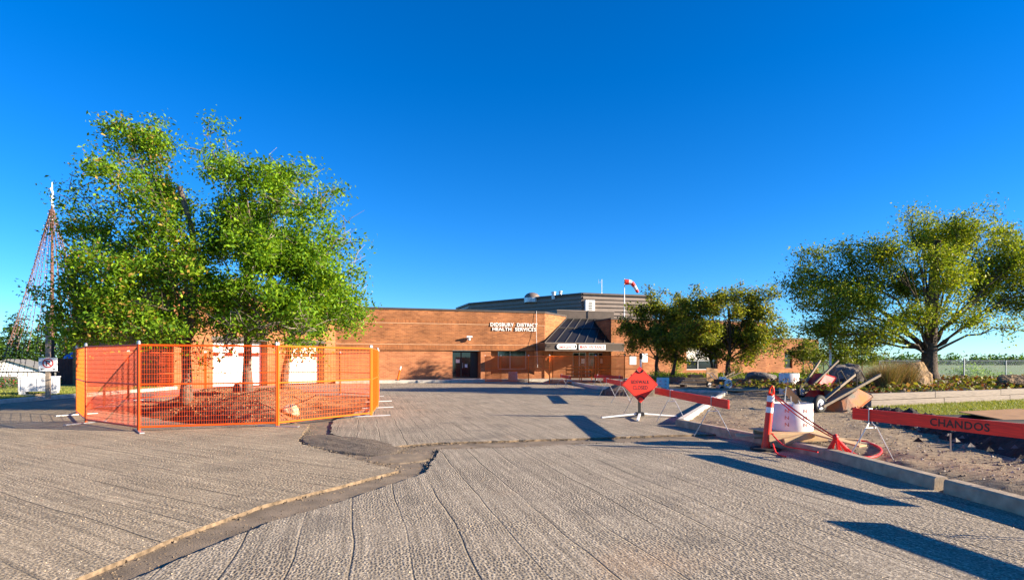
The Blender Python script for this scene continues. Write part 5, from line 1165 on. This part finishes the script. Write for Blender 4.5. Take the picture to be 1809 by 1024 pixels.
# ------------------------------------------------------------------ chain-link fence, striped pole
def chain_fence(a, b, z0, h, label, step=2.6, cell=.085):
    a = Vector(a); b = Vector(b); L = (b - a).length; ang = math.atan2(b.y - a.y, b.x - a.x); t = thing('chain_link_fence', label, 'fence', (a.x, a.y, z0), ang)
    k = int(L / step)
    for i in range(k + 1):
        tall = i % 4 == 2; o = MB().tube([(0, 0, -.3), (0, 0, h + (.16 if tall else .03))], .045 if tall else .03, 8).build('post', M['galv'], t); o.location = (L * i / k, 0, 0)
    MB().tube([(0, 0, h), (L, 0, h)], .024, 6).build('top_rail', M['galv'], t)
    mb = MB(); w_ = .0035; s = -h
    while s < L:
        for d in (1, -1):
            x0, x1 = (s, s + h) if d == 1 else (s + h, s); za, zb = 0.03, h
            x0c, x1c = max(0, min(L, x0)), max(0, min(L, x1))
            if abs(x1c - x0c) > .02:
                p = za + (zb - za) * abs(x0c - x0) / h; q = za + (zb - za) * abs(x1c - x0) / h; y_ = .006 * d
                mb.add([(x0c - w_, y_, p), (x0c + w_, y_, p), (x1c + w_, y_, q), (x1c - w_, y_, q)], [(0, 1, 2, 3)])
        s += cell
    o = mb.build('mesh_wire', M['galv'], t); o['kind'] = 'stuff'; return t
chain_fence((gx(1385, 40) + 4, 36.0), (46, 36.4), .25, 1.25, 'galvanised chain-link fence between the raised bed and the fields')
t = thing('striped_pole', 'white pole with red bands rising behind the red wheelbarrow', 'pole', R_(1467, 27, BZ)); zt = gz(594, 27) - BZ
for i, (f0, f1, m_) in enumerate(((0, .22, 'red_board'), (.22, .72, 'white'), (.72, .92, 'red_board'), (.92, 1.0, 'white'))): MB().tube([(0, 0, zt * f0), (0, 0, zt * f1)], .045, 10).build('band', M[m_], t)
t = thing('path_light', 'slim white lamp post with black head above the diamond sign', 'lamp post', (gx(1132, 37), 37, 0))
MB().tube([(0, 0, 0), (0, 0, gz(634, 37))], .06, 10).build('post', M['white'], t); MB().lathe([(.09, 0), (.1, .18), (.09, .36), (0, .4)], 12, (0, 0, gz(634, 37))).build('head', M['black'], t)

# ------------------------------------------------------------------ things stacked near the bed
t = thing('slab_stack', 'dark stack of slabs and boards on bearers left of the brown board', 'slab stack', R_(1232, 31.5, 0))
for i in range(2): MB().box((-.75 + 1.5 * i, 0, .12), (.12, .9, .24)).build('bearer', M['timber_dark'], t)
for i in range(4): MB().box((random.uniform(-.08, .08), 0, .27 + i * .09), (2.3 - i * .28, .85, .075)).build('slab', M['timber_dark' if i % 2 else 'rock_grey'], t, bevel=.008)
MB().box((-.1, 0, .68), (.65, .5, .14)).build('crate', M['frame_dark'], t)
o = MB().box((0, 0, 0), (.62, .03, .78)).build('brown_board', M['card'], None); o.location = R_(1258, 30.6, .72); o.rotation_euler = (R(-12), R(6), .15); tag(o, 'brown board leaning upright beside the slab stack', 'board')
t = thing('concrete_saw', 'small white and black machine between the brown board and the yellow wheelbarrow', 'machine', R_(1272, 30.2, 0), .3)
MB().box((0, 0, .42), (.5, .35, .26)).build('engine', M['black'], t, bevel=.02); MB().box((.12, -.05, .6), (.28, .26, .14)).build('cover', M['white'], t, bevel=.02); MB().lathe([(0, -.02), (.24, -.02), (.24, .02), (0, .02)], 20, (.34, -.2, .32), M=Matrix.Rotation(R(90), 3, 'X')).build('blade_guard', M['white'], t)
for s in (-.16, .16): MB().tube([(-.2, s, .5), (-.55, s, .85), (-.7, s, .86)], .016, 6).build('handle', M['galv'], t); MB().lathe([(0, -.03), (.1, -.03), (.1, .03), (0, .03)], 14, (0, s, .1), M=Matrix.Rotation(R(90), 3, 'X')).build('wheel', M['rubber'], t)
MB().beam((0, 0, .1), (0, 0, .3), .3, .3).build('chassis', M['galv'], t)
o = MB().box((0, 0, 0), (2.6, 1.3, .02)).build('plywood_sheet', M['ply'], None); o.location = (gx(1335, 27), 27, .14); o.rotation_euler = (0, 0, .1); tag(o, 'pale plywood sheet lying on the gravel before the bed', 'plywood')
o = MB().box((0, 0, 0), (1.5, 1.3, .02)).build('plywood_sheet', M['card'], None); o.location = (gx(1806, 12.6), 12.75, .30); o.rotation_euler = (R(4), R(-2), .1); tag(o, 'brown plywood sheet over black pipes on the lawn', 'plywood')
for i, (dy, lab) in enumerate(((-.75, 'black pipe under the front of the brown plywood'), (.35, 'black pipe under the back of the brown plywood, its end sticking out'))):
    o = MB().tube([(-1.3 - .2 * i, 0, 0), (2.2, .1, 0)], .085, 14).build('pipe', M['rubber']); o.location = (gx(1806, 12.6) - .1, 12.75 + dy, .19); tag(o, lab, 'pipe', 'black pipes on the lawn')

# ------------------------------------------------------------------ left side: sign, crate, mast, shed, house
SX, SY = gx(85, 22.0), 22.0
t = thing('no_parking_sign', 'white no parking sign on a square wooden post', 'sign', (SX, SY, .1), R(20))
MB().box((0, 0, 1.6), (.14, .14, 3.25)).build('post', M['post_wood'], t, bevel=.01)
zc = gz(643.5, 22) - .1; bd = MB().box((0.03, -.095, zc), (.58, .02, .50)).build('plate', M['white_sign'], t, bevel=.004)
def disc(n, r0, r1, y, cx, cz_): 
    mb = MB(); vs = [(cx + r_ * math.cos(2 * math.pi * i / n), y, cz_ + r_ * math.sin(2 * math.pi * i / n)) for r_ in (r0, r1) for i in range(n)]
    return mb.add(vs, [(i, (i + 1) % n, n + (i + 1) % n, n + i) for i in range(n)])
disc(28, .135, .175, -.109, .03, zc + .05).build('ring', M['red_text'], bd)
text_obj('lettering', 'P', .2, M['black'], bd, (.03, -.107, zc + .05), (1, 0, 0), (0, 0, 1))
MB().beam((.03 - .10, -.111, zc + .15), (.03 + .10, -.111, zc - .05), .034, .002, (0, 1, 0)).build('slash', M['red_text'], bd)
for s in (-1, 1): MB().add([(.03 + s * .24, -.107, zc - .175), (.03 + s * .17, -.107, zc - .135), (.03 + s * .17, -.107, zc - .215)], [(0, 1, 2)]).add([(.03 + s * .18, -.107, zc - .165), (.03 + s * .11, -.107, zc - .165), (.03 + s * .11, -.107, zc - .185), (.03 + s * .18, -.107, zc - .185)], [(0, 1, 2, 3)]).build('arrow', M['black'], bd)
t = thing('storage_bin', 'grey plastic storage bin on legs behind the no parking post', 'storage bin', (gx(70, 24.2), 24.2, .1), R(32))
MB().box((0, 0, .42), (1.25, 1.0, .56)).build('body', M['grey_box'], t, bevel=.02); MB().box((0, 0, .72), (1.3, 1.06, .05)).build('lid', M['grey_box'], t, bevel=.01)
for x in (-.5, 0, .5): MB().box((x, -.508, .42), (.05, .03, .5)).build('rib', M['grey_box'], t)
for y in (-.3, .1): MB().box((-.63, y, .45), (.02, .26, .34)).build('vent', M['frame_dark'], t)
for x in (-.5, .5):
    for y in (-.38, .38): MB().box((x, y, .08), (.2, .2, .16)).build('leg', M['grey_box'], t)
plank((gx(40, 22.9), 22.9, .15), (gx(68, 22.4), 22.4, .16), .14, .06, M['lumber'], 'old plank lying on the grass before the storage bin')
plank((gx(56, 22.2), 22.2, .15), (gx(72, 22.2), 22.5, .2), .12, .1, M['ply'], 'short pale block of wood by the no parking post')
MX, MY = gx(92, 40), 40.0; mz = float(ground_z(np.array([MX]), np.array([MY]))[0]); mt = gz(322, 40) - mz
t = thing('light_mast', 'tall mast strung with lines of small lights like a tree', 'mast', (MX, MY, mz))
MB().tube([(0, 0, 0), (0, 0, mt * .62), (0, 0, mt * .9)], [.13, .1, .07], 10).build('pole', M['string'], t); MB().tube([(0, 0, mt * .9), (0, 0, mt)], [.06, .03], 8).build('finial', M['white'], t)
for k in range(8): MB().lathe([(.0, -.13), (.085, 0), (0, .13)], 6, (.07 * math.cos(k * 2.4), .07 * math.sin(k * 2.4), mt * .9 + k * .16)).build('star', M['white'], t)
for k in range(20):
    a = 2 * math.pi * k / 20; rr_ = 3.5; p0 = Vector((.1 * math.cos(a), .1 * math.sin(a), mt * .885)); p1 = Vector((rr_ * math.cos(a), rr_ * math.sin(a), .5))
    pt = [p0.lerp(p1, i / 11) - Vector((math.cos(a), math.sin(a), 0)) * .12 * math.sin(math.pi * i / 11) for i in range(12)]
    s = MB().tube(pt, .02, 4, False).build('light_string', M['string'], t); mb = MB()
    for i in range(64):
        f = (i + .5) / 64 * 10.99; q = pt[int(f)].lerp(pt[int(f) + 1], f % 1); mb.box(q + Vector((random.gauss(0, .05), random.gauss(0, .05), 0)), (.06, .05, .05), random.random() * 3)
    b = mb.build('bulbs', M['bulb'], s); b['kind'] = 'stuff'
gzl = lambda x, y: float(ground_z(np.array([float(x)]), np.array([float(y)]))[0])
HX0, HX1, HY = gx(-45, 55), gx(73, 55), 55.0; hz = gzl(-45, 55); rz_ = gz(636, 55); ez = gz(653, 55)
t = thing('white_garage', 'low white gabled garage with grey shingle roof at the far left', 'building', ((HX0 + HX1) / 2, HY, hz), R(28)); hw = (HX1 - HX0) / 2; hr, he = rz_ - hz, ez - hz - .3
mb = MB(); mb.add([(-hw, 0, 0), (hw, 0, 0), (hw, 0, he), (0, 0, hr - .05), (-hw, 0, he), (-hw, 8, 0), (hw, 8, 0), (hw, 8, he), (0, 8, hr - .05), (-hw, 8, he)], [(0, 1, 2, 3, 4), (9, 8, 7, 6, 5), (0, 5, 6, 1), (1, 6, 7, 2), (0, 4, 9, 5)]); fixn(mb.build('wall', M['white'], t))
for s in (-1, 1): MB().beam((0, -.25, hr), (s * (hw + .4), -.25, he - .12), .02, .14, (0, 1, 0)); mb = MB(); mb.add([(0, -.3, hr), (s * (hw + .5), -.3, he - .15), (s * (hw + .5), 8.3, he - .15), (0, 8.3, hr), (0, -.3, hr + .12), (s * (hw + .5), -.3, he - .03), (s * (hw + .5), 8.3, he - .03), (0, 8.3, hr + .12)], [(0, 1, 2, 3), (4, 5, 6, 7), (0, 1, 5, 4), (1, 2, 6, 5), (2, 3, 7, 6)]); fixn(mb.build('roof', M['shingle'], t))
t2 = thing('garage_wing', 'long grey-roofed low house right of the white gable', 'building', (gx(100, 60), 60, gzl(-46, 60))); hb = gz(655, 60) - gzl(-46, 60)
MB().box((0, 2, hb / 2), (6.5, 4, hb)).build('wall', M['white'], t2); mb = MB(); mb.add([(-3.6, -.4, hb - .05), (3.6, -.4, hb - .05), (3.6, 2, hb + .9), (-3.6, 2, hb + .9), (3.6, 4.4, hb - .05), (-3.6, 4.4, hb - .05)], [(0, 1, 2, 3), (3, 2, 4, 5), (0, 3, 5), (1, 4, 2)]); mb.build('roof', M['shingle'], t2)
WY = 32.4; wx0, wx1 = gx(-60, WY), gx(104, WY); t = thing('retaining_wall', 'tan concrete wall with a dark rail left of the no parking sign', 'wall', (wx0, WY, -.2)); L_ = wx1 - wx0
MB().box((L_ / 2, 0, .42), (L_, .25, .84)).build('wall_body', M['tanwall'], t, bevel=.01); MB().tube([(0, 0, 1.08), (L_, 0, 1.08)], .03, 8).build('rail', M['frame_dark'], t)
for i in range(5): MB().tube([(L_ * (i + .3) / 5, 0, .8), (L_ * (i + .3) / 5, 0, 1.08)], .025, 6).build('rail_post', M['frame_dark'], t)
shrub(10, 30.5, .1, 4.2, .5, 1500, CON + [(0.45, 0.04, 0.05, 1.5)], 'dark low hedge with red flowers below the tan wall', 90, .1)
BX, BY = gx(130, 38), 38.0; bz_ = gzl(BX, BY)
t = thing('maroon_shed', 'dark maroon shed with a blue tarp top behind the fence end', 'shed', (BX, BY, bz_)); hs_ = gz(633, BY) - bz_
for i in range(11): MB().box((-1.1 + i * .2 + .1, 0, hs_ / 2), (.19, .08, hs_)).build('board', M['maroon'], t)
MB().box((0, 1.1, hs_ / 2 - .02), (2.15, 2.0, hs_ - .06)).build('body', M['maroon'], t)
mb = MB(); mb.lathe([(1.15, 0), (1.1, .15), (.7, .42), (0, .5)], 16, (0, 1.0, hs_)); mb.build('tarp', M['blue'], t, True)
# traffic bollard leaning by the brick wall
p = WM.pt(s_at(WM, 699), 0, -1.2); t = thing('leaning_marker', 'yellow marker post with white tip leaning by the brick wall', 'marker post', (p[0], p[1], .12))
MB().tube([(0, 0, 0), (.18, 0, .75)], .06, 8).build('post', M['orange_y'], t); MB().tube([(.18, 0, .752), (.24, 0, 1.0)], .058, 8).build('tip', M['white'], t); MB().box((0, 0, .02), (.3, .3, .04)).build('base', M['rubber'], t)
